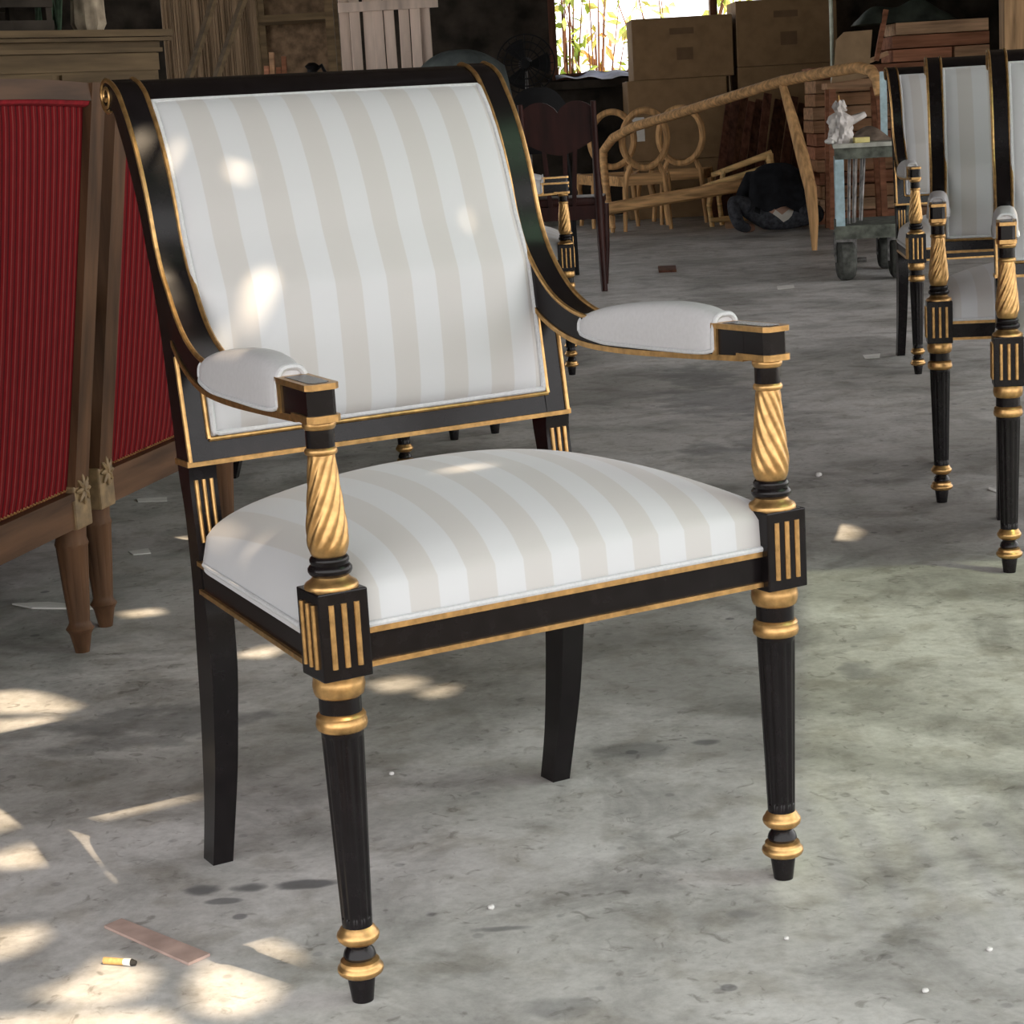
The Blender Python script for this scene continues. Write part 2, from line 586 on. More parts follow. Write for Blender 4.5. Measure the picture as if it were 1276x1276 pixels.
# gaps shaped in the unseen roof sheets so sun patches reach floor and chair
HOLES = []
def hole_floor(pts):
    HOLES.append([to_roof(ground(*p)).xy for p in pts])
def hole_at(p, r1, r2, ang=0.0, n=9, seed=0):
    rnd = random.Random(seed)
    c = to_roof(Vector(p))
    L = []
    for k in range(n):
        t = 2 * pi * k / n
        q = Vector((r1 * cos(t), r2 * sin(t))) * rnd.uniform(0.85, 1.15)
        L.append(Vector((c.x + q.x * cos(ang) - q.y * sin(ang), c.y + q.x * sin(ang) + q.y * cos(ang))))
    HOLES.append(L)
for pts in [
    [(-40, 868), (20, 860), (60, 866), (100, 880), (78, 888), (-40, 890)],
    [(-40, 900), (75, 892), (60, 902), (-40, 920)],
    [(-40, 985), (5, 1000), (36, 1024), (-40, 1046)],
    [(-30, 1075), (40, 1050), (62, 1076), (10, 1082)],
    [(85, 1030), (103, 1036), (122, 1058), (133, 1080), (112, 1066)],
    [(112, 1018), (135, 1010), (160, 1005), (240, 990), (244, 994), (165, 1012), (122, 1021)],
    [(-30, 1165), (45, 1152), (56, 1166), (30, 1186), (-30, 1200)],
    [(40, 1240), (100, 1218), (130, 1192), (192, 1212), (172, 1240), (110, 1256)],
    [(262, 1193), (348, 1228), (335, 1250), (290, 1268), (243, 1258), (240, 1225)],
    [(303, 1168), (335, 1172), (366, 1186), (370, 1204), (325, 1188)],
    [(-20, 1272), (60, 1262), (200, 1260), (230, 1290), (-20, 1300)],
    [(462, 851), (500, 842), (530, 846), (520, 858), (480, 864)],
    [(520, 864), (545, 855), (570, 853), (560, 866), (535, 870)],
    [(290, 818), (335, 804), (352, 810), (330, 820)],
    [(205, 672), (238, 668), (238, 677), (215, 679)],
    [(150, 763), (195, 758), (202, 765), (160, 770)],
    [(1025, 653), (1055, 654), (1073, 662), (1060, 674), (1025, 670)],
]:
    hole_floor(pts)

_g0 = to_roof(ground(1000, 712))
_g1 = to_roof(ground(962, 1100))
GY1 = _g0.y
GX0 = _g0.x
GXN, GYN = _g1.x, _g1.y
RX0, RX1, RY0, RY1 = -4.4, 4.6, 0.3, 17.6

# main chair frame (its front legs' mid point on the floor)
CH_O = Vector((0.05625, 2.16748, 0))
CH_R = 0.506071
S = 1.05
def chair_hit(px, py, yl):
    """pixel -> point on the plane at depth yl (chair units) behind the front legs"""
    M = Matrix.Rotation(-CH_R, 3, 'Z')
    o = M @ (CAM - CH_O) / S
    d = M @ ray(px, py) / S
    t = (yl - o.y) / d.y
    return CAM + ray(px, py) * t
hole_at(chair_hit(318, 380, .42), .020, .026, seed=1)
hole_at(chair_hit(300, 205, .46), .016, .007, seed=2)
hole_at(chair_hit(580, 280, .44), .007, .007, seed=3)
hole_at(chair_hit(172, 190, .50), .010, .030, seed=4)
hole_at(chair_hit(210, 205, .49), .007, .022, seed=8)
hole_at(chair_hit(285, 410, .40), .010, .012, seed=5)
hole_at(chair_hit(560, 622, .20), .034, .010, ang=0.5, seed=6)
hole_at(chair_hit(320, 650, .20), .022, .007, ang=0.8, seed=7)

def inside(p, poly):
    c = False
    n = len(poly)
    for i in range(n):
        a, b = poly[i], poly[i - 1]
        if (a.y > p.y) != (b.y > p.y) and p.x < (b.x - a.x) * (p.y - a.y) / (b.y - a.y) + a.x:
            c = not c
    return c

def sheet_with_holes(name, outline, holes, mat, z):
    vs, es = [], []
    for poly in [outline] + holes:
        o = len(vs)
        vs += [Vector((p[0], p[1])) for p in poly]
        es += [(o + i, o + (i + 1) % len(poly)) for i in range(len(poly))]
    r = delaunay_2d_cdt(vs, es, [], 0, 1e-6)
    ov, of = r[0], r[2]
    keep = []
    for f in of:
        c = sum((ov[i] for i in f), Vector((0, 0))) / len(f)
        if inside(c, [Vector(p) for p in outline]) and not any(inside(c, h) for h in holes):
            keep.append(f)
    mb = MB()
    mb.add([(p.x, p.y, z) for p in ov], keep)
    return mb.build(name, mat, smooth=False)

GX1 = 3.7
roof_outline = [(RX0, RY0), (RX1, RY0), (RX1, RY1), (RX0, RY1)]
# teeth shaped into the unseen opaque sheet's edge to fade out the green light
_g = [Vector((GX0, GY1)), Vector((GX1, GY1))]
_n = int((GX1 - GXN) / .028)
for q in range(_n + 1):
    _g.append(Vector((GX1 + (GXN - GX1) * q / _n, GYN - .22 if q % 2 else GYN + .42)))
HOLES.append(_g)
struct(sheet_with_holes('ceiling', roof_outline, HOLES, ROOFM, ROOF_Z))
gp = MB().grid(lambda u, v: (min(GX0, GXN) - .06 + (GX1 - min(GX0, GXN) + .12) * u, GYN - .30 + (GY1 - GYN + .36) * v, ROOF_Z + .03 + 0.012 * sin(u * 2 * pi * 40)), 240, 2).build('trim_1', GREENP)
tag(struct(gp), 'green translucent corrugated roof sheet')
bm_ = MB()
for y in (0.36, 5, 8, 11, 14, 17):
    bm_.box(RX0, RX1, y - .03, y + .03, ROOF_Z - .16, ROOF_Z - .005)
bm_.box(RX0, 1.5, .30, .33, 2.15, ROOF_Z)  # fascia board added along the unseen roof edge to cut sky light
struct(bm_.build('trim_2', DARKWALL, smooth=False))

# walls; the unseen inner partition on the left is added to darken the floor
struct(MB().box(-4.4, -4.3, 1.0, 9.4, 0, ROOF_Z).box(-1.9, -1.8, 2.7, 6.4, 0, ROOF_Z).box(-4.3, -1.8, 6.4, 6.5, 0, ROOF_Z).box(-4.4, -4.3, 15.3, 17.4, 0, ROOF_Z).box(-4.4, -4.3, 9.4, 15.3, 2.65, ROOF_Z).build('wall_left_and_shade_partition', DARKWALL, smooth=False))
struct(MB().box(4.5, 4.6, 9.6, 17.4, 0, ROOF_Z).build('wall_right', DARKWALL, smooth=False))
WY = 17.2
wx0, wx1, wz0, wz1 = 0.55, 2.9, 1.19, 2.5
wb = MB()
wb.box(-4.3, wx0, WY, WY + .12, 0, ROOF_Z).box(wx1, 4.5, WY, WY + .12, 0, ROOF_Z).box(wx0, wx1, WY, WY + .12, 0, wz0).box(wx0, wx1, WY, WY + .12, wz1, ROOF_Z)
wall_back = struct(wb.build('wall_back', DARKWALL, smooth=False))
wf = MB()
for x in (wx0 + .02, 1.92, wx1 - .02):
    wf.box(x - .03, x + .03, WY - .02, WY + .1, wz0, wz1)
wf.box(wx0, wx1, WY - .06, WY + .12, wz0 - .05, wz0).box(wx0, wx1, WY - .02, WY + .1, 2.05, 2.10)
struct(wf.build('window_1', DKLUMBER[1], smooth=False))

# pale upright boards that close the bay left of the machine corner, each board of its own
PWY = 15.4
px_l, px_r = 408, 541
bay = empty('trim_3', (0, 0, 0))
struct(bay)
nb = 9
xa, xb = atY(px_l, 60, PWY).x, atY(px_r, 60, PWY).x
rnd = random.Random(5)
wdt = (xb - xa) / nb
pm = MB().bbox(-wdt / 2 + .006, wdt / 2 - .006, -.012, .012, 0, 2.3, .004).build('plank', PLANKM, bay, smooth=False)
for i in range(nb):
    p = pm if i == 0 else pm.copy()
    if i:
        COL.objects.link(p)
        p.parent = bay
    p.location = (xa + wdt * (i + .5), PWY + rnd.uniform(-.02, .02), 0)
    p.rotation_euler = (0, rnd.uniform(-.008, .008), rnd.uniform(-.15, .15))
MB().box(xa - .05, xb + .05, PWY - .06, PWY - .03, 1.70, 1.77).build('batten', PLANKM, bay, smooth=False)
MB().box(xa - .07, xa + .0, PWY - .05, PWY + .03, 0, 2.4).build('jamb', OLDCAB, bay, smooth=False)


# ------------------------------------------------------------------ the gilt armchair (chair units x S)
def make_armchair():
    root = empty('armchair')
    def B():
        return MB(S)
    A = 0.27
    HB = 0.0533 / 2
    def sx(pts, s):
        return pts
    for s in (-1, 1):
        ax = s * A
        # --- front leg
        flute = lambda t, z: 1.0 - (0.085 * max(0, cos(12 * t)) ** 0.6 if 0.092 < z < 0.286 else 0.0)
        prof = [(0, .0111), (.002, .0114), (.027, .0146), (.030, .014), (.046, .015), (.050, .017), (.055, .0155), (.060, .0118), (.066, .014), (.080, .0156)]
        prof += [(.0915, .0158), (.0925, .0158)] + [(.095 + (.285 - .095) * k / 6, .0159 + (.0214 - .0159) * k / 6) for k in range(7)] + [(.2865, .0214), (.288, .0214), (.32, .0215), (.349, .0215)]
        leg = B().lathe(prof, 72, ax, 0, flute).build('front_leg', BLACK, root)
        for nm, pr in (('foot_ring', [(.0275, .015), (.029, .0195), (.0315, .0228), (.0345, .0240), (.0375, .0235), (.0395, .0212), (.0415, .0205), (.0445, .0200), (.047, .016)]),
                       ('ankle_ring', [(.062, .0125), (.0645, .018), (.068, .0212), (.0715, .0222), (.0745, .0215), (.0765, .0195), (.079, .0185), (.0825, .0158)]),
                       ('collar_ring', [(.291, .0212), (.2935, .0250), (.2975, .0262), (.3015, .0258), (.304, .0248), (.307, .0252), (.3095, .0235), (.311, .0213)]),
                       ('upper_ring', [(.3265, .0213), (.329, .0245), (.333, .0258), (.338, .0266), (.3425, .0262), (.3455, .0255), (.349, .0262)])):
            B().lathe(pr, 40, ax, 0).build(nm, GOLD, leg)
        # --- corner block with gold flutes
        blk = B().bbox(ax - HB, ax + HB, -HB, HB, .349, .4386, .0018).build('corner_block', BLACK, root, smooth=False)
        for k in (-1, 0, 1):
            z0, z1 = .3615, .4265
            cxx = ax + k * .0137
            B().tube([(cxx, -HB - .0002, z0), (cxx, -HB - .0002, z1)], .0031, 10, flat=.75).build('flute', GOLD, blk)
            yy = k * .0137
            xo = ax + s * (HB + .0002)
            B().tube([(xo, yy, z0), (xo, yy, z1)], .0031, 10, flat=1.0).build('flute', GOLD, blk)
        # --- arm post
        tw = [(.4705, .0165), (.473, .0180), (.477, .0193), (.482, .0201), (.488, .0204), (.495, .0203), (.503, .0197), (.513, .0187), (.525, .0174), (.538, .0161), (.552, .0149), (.564, .0140), (.5715, .0135)]
        zs = [.4705 + .101 * k / 40 for k in range(41)]
        def ridge(t, z, s=s):
            fade = min(1, max(0, (z - .474) / .012)) * min(1, max(0, (.5705 - z) / .006))
            ph = 10 * t + s * 10 * 2.6 * (z - .4705) / .101
            return 1 + fade * (0.125 * (abs(cos(ph / 2)) - .66))
        post = B().lathe([(z, interp(tw, z)) for z in zs], 80, ax, 0, ridge).build('arm_post', GOLD, root)
        B().lathe([(.4384, .0270), (.4405, .0272), (.4435, .0258), (.446, .0215), (.4485, .0188), (.451, .0172)], 40, ax, 0).build('post_base', GOLD, post)
        B().lathe([(.449, .0165), (.4505, .0180), (.4525, .0208), (.4555, .0223), (.4585, .0222), (.4608, .0205), (.4622, .0190), (.4635, .0190), (.4650, .0198), (.4675, .0198), (.4695, .0186), (.4715, .016)], 40, ax, 0).build('post_vase', BLACK, post)
        B().lathe([(.5712, .0135), (.5722, .0158), (.5745, .0165), (.577, .0160), (.5788, .0142)], 40, ax, 0).build('post_ring', GOLD, post)
        B().lathe([(.578, .0140), (.580, .0143), (.597, .0143)], 40, ax, 0).build('post_neck', BLACK, post)
        B().lathe([(.5962, .0142), (.5975, .0158), (.6005, .0168), (.603, .0166), (.6052, .0150)], 40, ax, 0).build('post_collar', GOLD, post)

        # --- scroll arm: one sweep from the rolled top of the back down into the arm
        Fc = [(.580, .951), (.560, .946), (.540, .934), (.525, .916), (.510, .895), (.495, .868), (.482, .838), (.470, .803), (.459, .762), (.446, .730), (.430, .706), (.410, .682), (.385, .661), (.355, .646), (.32, .637), (.27, .634), (.20, .634), (.10, .636), (.02, .636)]
        Bc = [(.580, .925), (.570, .920), (.558, .910), (.548, .893), (.535, .872), (.522, .846), (.508, .815), (.496, .782), (.486, .745), (.470, .708), (.452, .675), (.430, .648), (.40, .627), (.36, .611), (.32, .603), (.27, .600), (.20, .600), (.10, .603), (.02, .606)]
        def fine(C_, n=5):
            out = []
            m = len(C_)
            for i in range(m - 1):
                p0, p1, p2, p3 = C_[max(i - 1, 0)], C_[i], C_[i + 1], C_[min(i + 2, m - 1)]
                for k in range(n):
                    t = k / n
                    out.append(tuple(0.5 * ((2 * p1[j]) + (-p0[j] + p2[j]) * t + (2 * p0[j] - 5 * p1[j] + 4 * p2[j] - p3[j]) * t * t + (-p0[j] + 3 * p1[j] - 3 * p2[j] + p3[j]) * t ** 3) for j in (0, 1)))
            out.append(C_[-1])
            return out
        F5, B5 = fine(Fc), fine(Bc)
        xc = lambda y: s * (.2404 + (max(0, (.43 - y)) / .43) * .0296)
        hw = lambda y: .0178 - .0028 * max(0, (.43 - y)) / .43
        arm = B().strip(F5, B5, lambda y: xc(y) - hw(y), lambda y: xc(y) + hw(y)).build('scroll_arm', BLACK, root, angle=50)
        for e in (-1, 1):
            pts = [(xc(y) + e * (hw(y) - .0012), y, z) for (y, z) in F5 if y > .29]
            # small outward offset along the curve normal
            B().tube(pts, .0030, 8).build('gold_edge', GOLD, arm)
        low = [(xc(y), y, z) for (y, z) in B5 if y < .431]
        g = B()
        v, f = [], []
        for i, (x, y, z) in enumerate(low):
            w = hw(y) + .0018
            v += [(x - w, y, z - .0035), (x + w, y, z - .0035), (x + w, y, z + .003), (x - w, y, z + .003)]
        n = len(low)
        for i in range(n - 1):
            for k in range(4):
                f.append((i * 4 + k, i * 4 + (k + 1) % 4, i * 4 + 4 + (k + 1) % 4, i * 4 + 4 + k))
        f += [(3, 2, 1, 0), tuple((n - 1) * 4 + k for k in range(4))]
        g.add(v, f).build('gold_underside', GOLD, arm, angle=50)
        # rolled end
        cyv, czv = .5800, .9325
        def disc(x0, x1, r, n=36):
            v = [(x, cyv + r * cos(2 * pi * k / n), czv + r * sin(2 * pi * k / n)) for x in (x0, x1) for k in range(n)]
            f = [(k, (k + 1) % n, n + (k + 1) % n, n + k) for k in range(n)] + [tuple(range(n - 1, -1, -1)), tuple(range(n, 2 * n))]
            return v, f
        vol = B().add(*disc(xc(.5) - .0178, xc(.5) + .0178, .0188)).build('volute', BLACK, arm, angle=50)
        spi = []
        for k in range(60):
            t = k / 59
            a = radians(110) - t * radians(620)
            r = .0180 * (1 - .78 * t)
            spi.append((xc(.5) + s * .0180, cyv + r * cos(a), czv + r * sin(a)))
        B().tube(spi, .0021, 7).build('spiral', GOLD, vol)
        rim = [(xc(.5) + s * .0166, cyv + .0188 * cos(a), czv + .0188 * sin(a)) for a in [radians(120 - 10 * k) for k in range(24)]]
        B().tube(rim, .0028, 7).build('gold_edge', GOLD, vol)
        rim = [(xc(.5) - s * .0166, cyv + .0188 * cos(a), czv + .0188 * sin(a)) for a in [radians(120 - 10 * k) for k in range(24)]]
        B().tube(rim, .0028, 7).build('gold_edge', GOLD, vol)

        # --- arm end: black block between two gold plates
        def plan(w, yb, yf):
            c = .006
            return [(xc(yb) - w, yb), (xc(yb) + w, yb), (xc(yf) + w, yf + c), (xc(yf) + w - c * .9, yf), (xc(yf) - w + c * .9, yf), (xc(yf) - w, yf + c)]
        end = B().prism(plan(.0152, .072, -.0185), .607, .637).build('arm_end', BLACK, root, smooth=False)
        B().prism(plan(.0180, .03, -.0222), .6045, .6115).build('end_plate', GOLD, end, smooth=False)
        B().prism(plan(.0180, .073, -.0222), .6365, .6425).build('end_cap', GOLD, end, smooth=False)
        B().prism(plan(.0112, .060, -.014), .6405, .6430).build('cap_inset', BLACK, end, smooth=False)
        B().prism([(xc(.066) - .0180, .063), (xc(.066) + .0180, .063), (xc(.066) + .0180, .0715), (xc(.066) - .0180, .0715)], .607, .640).build('end_strip', GOLD, end, smooth=False)

        # --- arm pad
        y0, y1 = .070, .326
        def padf(u, v):
            y = y0 + (y1 - y0) * v
            t = 2 * v - 1
            e = max(0, 1 - abs(t) ** 5) ** .40
            top = interp([(.07, .651), (.10, .6585), (.13, .661), (.16, .6615), (.21, .6585), (.25, .6545), (.285, .6490), (.305, .6445), (.318, .6405), (.326, .6355)], y)
            bot = .6080 + .004 * (1 - e) + (.0 if y < .27 else (y - .27) * .12)
            a = pi * u - pi / 2
            w = hw(y) + .0060 * e + .0012
            sxx = sin(a)
            czz = cos(a)
            xx = xc(y) + w * (abs(sxx) ** .62) * (1 if sxx >= 0 else -1)
            zz = bot + (top - bot) * (abs(czz) ** .55)
            return (xx, y, zz)
        pad = B().grid(padf, 20, 30)
        pad.f.append(tuple(range(20, -1, -1)))
        pad.f.append(tuple(30 * 21 + k for k in range(21)))
        pad = pad.build('arm_pad', WHITE, root, angle=70)
        for e in (0.0, 1.0):
            pth = [padf(e, v / 30) for v in range(31)]
            B().tube(pth, .0026, 7).build('piping', PIPING, pad)
        for e in (0.0, 1.0):
            pth = [padf(u / 20, e) for u in range(21)]
            B().tube(pth, .0034, 7).build('piping', PIPING, pad)

        # --- back post (below the sweep) and rear leg
        st_f = [(.459, .762), (.446, .715), (.4365, .67), (.430, .64), (.4225, .59), (.415, .54), (.4104, .506)]
        st_b = [(.489, .762), (.477, .715), (.468, .67), (.4630, .64), (.457, .59), (.451, .54), (.448, .506)]
        xi, xo = .2262, .2583
        post_b = B().strip(st_f, st_b, s * xi, s * xo).build('back_post', BLACK, root, smooth=False)
        zz = [(.4104, .5095), (.415, .54), (.4225, .59), (.4290, .632)]
        B().tube([(s * .2560, y - .0008, z) for y, z in zz], .0028, 8).build('gold_edge', GOLD, post_b)
        B().tube([(s * .2295, y - .0008, z) for y, z in [(.4135, .534)] + zz[1:]], .0028, 8).build('gold_edge', GOLD, post_b)
        B().box(*sorted((s * (.2583 - .001), s * (.2583 + .002))), .4085, .450, .504, .511).build('gold_edge', GOLD, post_b, smooth=False)
        lz = [(.506, .4104, .448, .2243, .2583), (.4875, .4125, .446, .2243, .2583), (.447, .4085, .4375, .2243, .2583), (.40, .4035, .4345, .2243, .2583), (.354, .399, .434, .2245, .2583), (.318, .3950, .438, .2248, .2582), (.259, .3956, .443, .2255, .2580), (.197, .405, .449, .2268, .2576), (.134, .417, .458, .2280, .2573), (.068, .4355, .470, .2292, .2568), (0, .456, .489, .2305, .2565)]
        lz2 = []
        for i in range(len(lz) - 1):
            p0, p1, p2, p3 = lz[max(i - 1, 0)], lz[i], lz[i + 1], lz[min(i + 2, len(lz) - 1)]
            for q in range(4):
                t = q / 4
                lz2.append(tuple(0.5 * (2 * p1[j] + (-p0[j] + p2[j]) * t + (2 * p0[j] - 5 * p1[j] + 4 * p2[j] - p3[j]) * t * t + (-p0[j] + 3 * p1[j] - 3 * p2[j] + p3[j]) * t ** 3) for j in range(5)))
        lz = lz2 + [lz[-1]]
        v, f = [], []
        for z, yf, yb, x0, x1 in lz:
            v += [(s * x0, yf, z), (s * x1, yf, z), (s * x1, yb, z), (s * x0, yb, z)]
        for i in range(len(lz) - 1):
            for k in range(4):
                f.append((i * 4 + k, i * 4 + (k + 1) % 4, i * 4 + 4 + (k + 1) % 4, i * 4 + 4 + k))
        n = (len(lz) - 1) * 4
        f += [(3, 2, 1, 0), (n, n + 1, n + 2, n + 3)]
        rl = B().add(v, f).build('rear_leg', BLACK, root, angle=30)
        for k in (-1, 0, 1):
            cxx = s * .2413 + k * .0092
            B().tube([(cxx, .4035, .415), (cxx, .4085, .452), (cxx, .4118, .488)], .0026, 8).build('flute', GOLD, rl)
        # --- side rail
        ra, rb = Vector((s * .2835, .024, 0)), Vector((s * .2520, .405, 0))
        def bar(z0, z1, th, off):
            return B().beam(ra + Vector((s * off, 0, (z0 + z1) / 2)), rb + Vector((s * off, 0, (z0 + z1) / 2)), th, z1 - z0)
        rail = bar(.358, .392, .014, -.002).build('side_rail', BLACK, root, smooth=False)
        bar(.3885, .3940, .018, .0).build('gold_edge', GOLD, rail, smooth=False)
        bar(.3545, .3600, .018, .0).build('gold_edge', GOLD, rail, smooth=False)

    # --- front and rear seat rails
    fr = B().box(-.2434, .2434, -.012, .010, .357, .392).build('front_rail', BLACK, root, smooth=False)
    B().box(-.2434, .2434, -.0165, .010, .3885, .3945).build('gold_edge', GOLD, fr, smooth=False)
    B().box(-.2434, .2434, -.0165, .010, .3540, .3595).build('gold_edge', GOLD, fr, smooth=False)
    B().box(-.226, .226, .405, .425, .358, .394).build('rear_rail', BLACK, root, smooth=False)
    # --- lower rail of the back with its gold lines
    br = B().strip([(.4110, .506), (.4160, .537)], [(.440, .506), (.440, .537)], -.2575, .2575).build('back_rail', BLACK, root, smooth=False)
    B().box(-.2583, .2583, .4080, .448, .504, .5095).build('gold_edge', GOLD, br, smooth=False)
    B().tube([(-.2295, .4128, .5335), (.2295, .4128, .5335)], .0030, 8).build('gold_edge', GOLD, br)
    # --- rolled top rail
    cyv, czv = .5800, .9325
    prf = [(.5265, .912), (.532, .921), (.541, .932), (.553, .941), (.566, .947), (.580, .9495), (.590, .9475), (.597, .942), (.600, .9325), (.597, .922), (.588, .917), (.575, .917), (.562, .910), (.553, .899), (.545, .890)]
    tr = B()
    n = len(prf)
    v = [(x, y, z) for x in (-.2235, .2235) for (y, z) in prf]
    f = [(k, (k + 1) % n, n + (k + 1) % n, n + k) for k in range(n)] + [tuple(range(n - 1, -1, -1)), tuple(range(n, 2 * n))]
    tr.add(v, f).build('top_rail', BLACK, root, angle=50)

    # --- back cushion
    yin = [(.53, .4145), (.58, .420), (.64, .4270), (.70, .4345), (.73, .4475), (.762, .4610), (.803, .4730), (.838, .4855), (.868, .4990), (.895, .5140), (.916, .5290), (.93, .5420)]
    zb, zt = .5365, .9265
    def bc(u, v):
        z = zb + (zt - zb) * v
        hw_ = .2262 - .0035 * v
        a, b = 2 * u - 1, 2 * v - 1
        e = (max(0, 1 - abs(a) ** 10) * max(0, 1 - abs(b) ** 12)) ** .5
        y = interp(yin, z) - .001 - .012 * e - .016 * (1 - a * a) * (1 - b * b) ** .7
        return (a * hw_, y, z)
    nu, nv = 40, 40
    cu = B().grid(bc, nu, nv)
    fl_ = len(cu.v)
    cu.grid(lambda u, v: (bc(u, v)[0], interp(yin, zb + (zt - zb) * v) + .022, zb + (zt - zb) * v), nu, nv)
    ring = [j for j in range(nu + 1)] + [(nu + 1) * (j + 1) + nu for j in range(nv)] + [(nu + 1) * nv + nu - 1 - j for j in range(nu)] + [(nu + 1) * (nv - 1 - j) for j in range(nv - 1)]
    for k in range(len(ring)):
        a, b = ring[k], ring[(k + 1) % len(ring)]
        cu.f.append((a, b, b + fl_, a + fl_))
    cush = cu.build('back_cushion', FABRIC, root, angle=60)
    border = []
    for k in range(60):
        border.append((-1, k / 60))
    for k in range(60):
        border.append((-1 + 2 * k / 60, 1))
    for k in range(60):
        border.append((1, 1 - k / 60))
    for k in range(60):
        border.append((1 - 2 * k / 60, 0))
    pp = []
    for a, vv in border:
        q = bc((a + 1) / 2, vv)
        pp.append((q[0] * .986, q[1] - .003, q[2] + (.0035 if vv == 0 else (-.004 if vv == 1 else 0))))
    B().tube(pp, .0036, 8, closed=True).build('piping', PIPING, cush)

    # --- seat cushion
    def seat(u, v):
        a, w = 2 * u - 1, 2 * v - 1
        y = -.0135 + (.412 + .0135) * v
        xm = .2945 - .031 * max(0, (y - .02)) / .39 - (.0 if v < .85 else .014 * ((v - .85) / .15) ** 2)
        e = (max(0, 1 - abs(a) ** 10) * max(0, 1 - abs(w) ** 12))
        z = .3945 + .051 * e ** .34 + .056 * (1 - abs(a) ** 2.4) * max(0, 1 - abs(w - .06) ** 2.5 / 1.16)
        bul = .006 * sin(pi * min(1, max(0, (z - .3945) / .05)))
        yy = y - (bul if w < -.9 else 0)
        return (a * xm, yy, z)
    sc = B().grid(seat, 72, 60)
    o = len(sc.v)
    sc.grid(lambda u, v: (seat(u, v)[0], seat(u, v)[1], .388), 72, 60)
    nu, nv = 72, 60
    ring = [j for j in range(nu + 1)] + [(nu + 1) * (j + 1) + nu for j in range(nv)] + [(nu + 1) * nv + nu - 1 - j for j in range(nu)] + [(nu + 1) * (nv - 1 - j) for j in range(nv - 1)]
    for k in range(len(ring)):
        a, b = ring[k], ring[(k + 1) % len(ring)]
        sc.f.append((a, b, b + o, a + o))
    seat_o = sc.build('seat_cushion', FABRIC, root, angle=60)
    B().tube([(-.2434, -.0150, .3972), (.2434, -.0150, .3972)], .0034, 8).build('piping', PIPING, seat_o)
    for s in (-1, 1):
        B().tube([(seat((s + 1) / 2, .10 + .80 * q / 12)[0], seat(0, .10 + .80 * q / 12)[1], .3965) for q in range(13)], .0030, 8).build('piping', PIPING, seat_o)
    return root

chair = make_armchair()
tag(chair, 'large black and gold armchair with white striped satin upholstery standing alone on open concrete', 'armchair')
chair.location = CH_O
chair.rotation_euler = (0, 0, CH_R)

def put_chair(leg, rz, label, side=-1, group=None):
    """place a copy by where one front leg stands"""
    c = copy_tree(chair)
    off = Matrix.Rotation(rz, 3, 'Z') @ Vector((-side * .27 * S, 0, 0))
    c.location = Vector((leg[0], leg[1], 0)) + off
    c.rotation_euler = (0, 0, rz)
    tag(c, label, 'armchair', group)
    return c

put_chair((.9566, 3.7831), radians(-9.5), 'black and gold armchair in the right-hand row with its front foot in the green light', group='matching striped armchairs')
put_chair((.9803, 4.4819), radians(-8.8), 'black and gold striped armchair second in its row, between two matching armchairs', group='matching striped armchairs')
put_chair((1.3654, 6.5704), radians(-1.5), 'black and gold armchair standing beside the wheeled trolley', group='matching striped armchairs')
put_chair((.241, 7.054), radians(88), 'dim black and gold armchair in front of the dark mahogany dining chair', side=-1, group='matching striped armchairs')
put_chair((-.273, 5.22), radians(78), 'black and gold armchair hidden behind the large armchair, its feet showing above the seat', side=-1, group='matching striped armchairs')
put_chair((-.036, 5.85), radians(78), 'black and gold armchair mostly hidden, in line between two armchairs facing the trolley side', side=-1, group='matching striped armchairs')

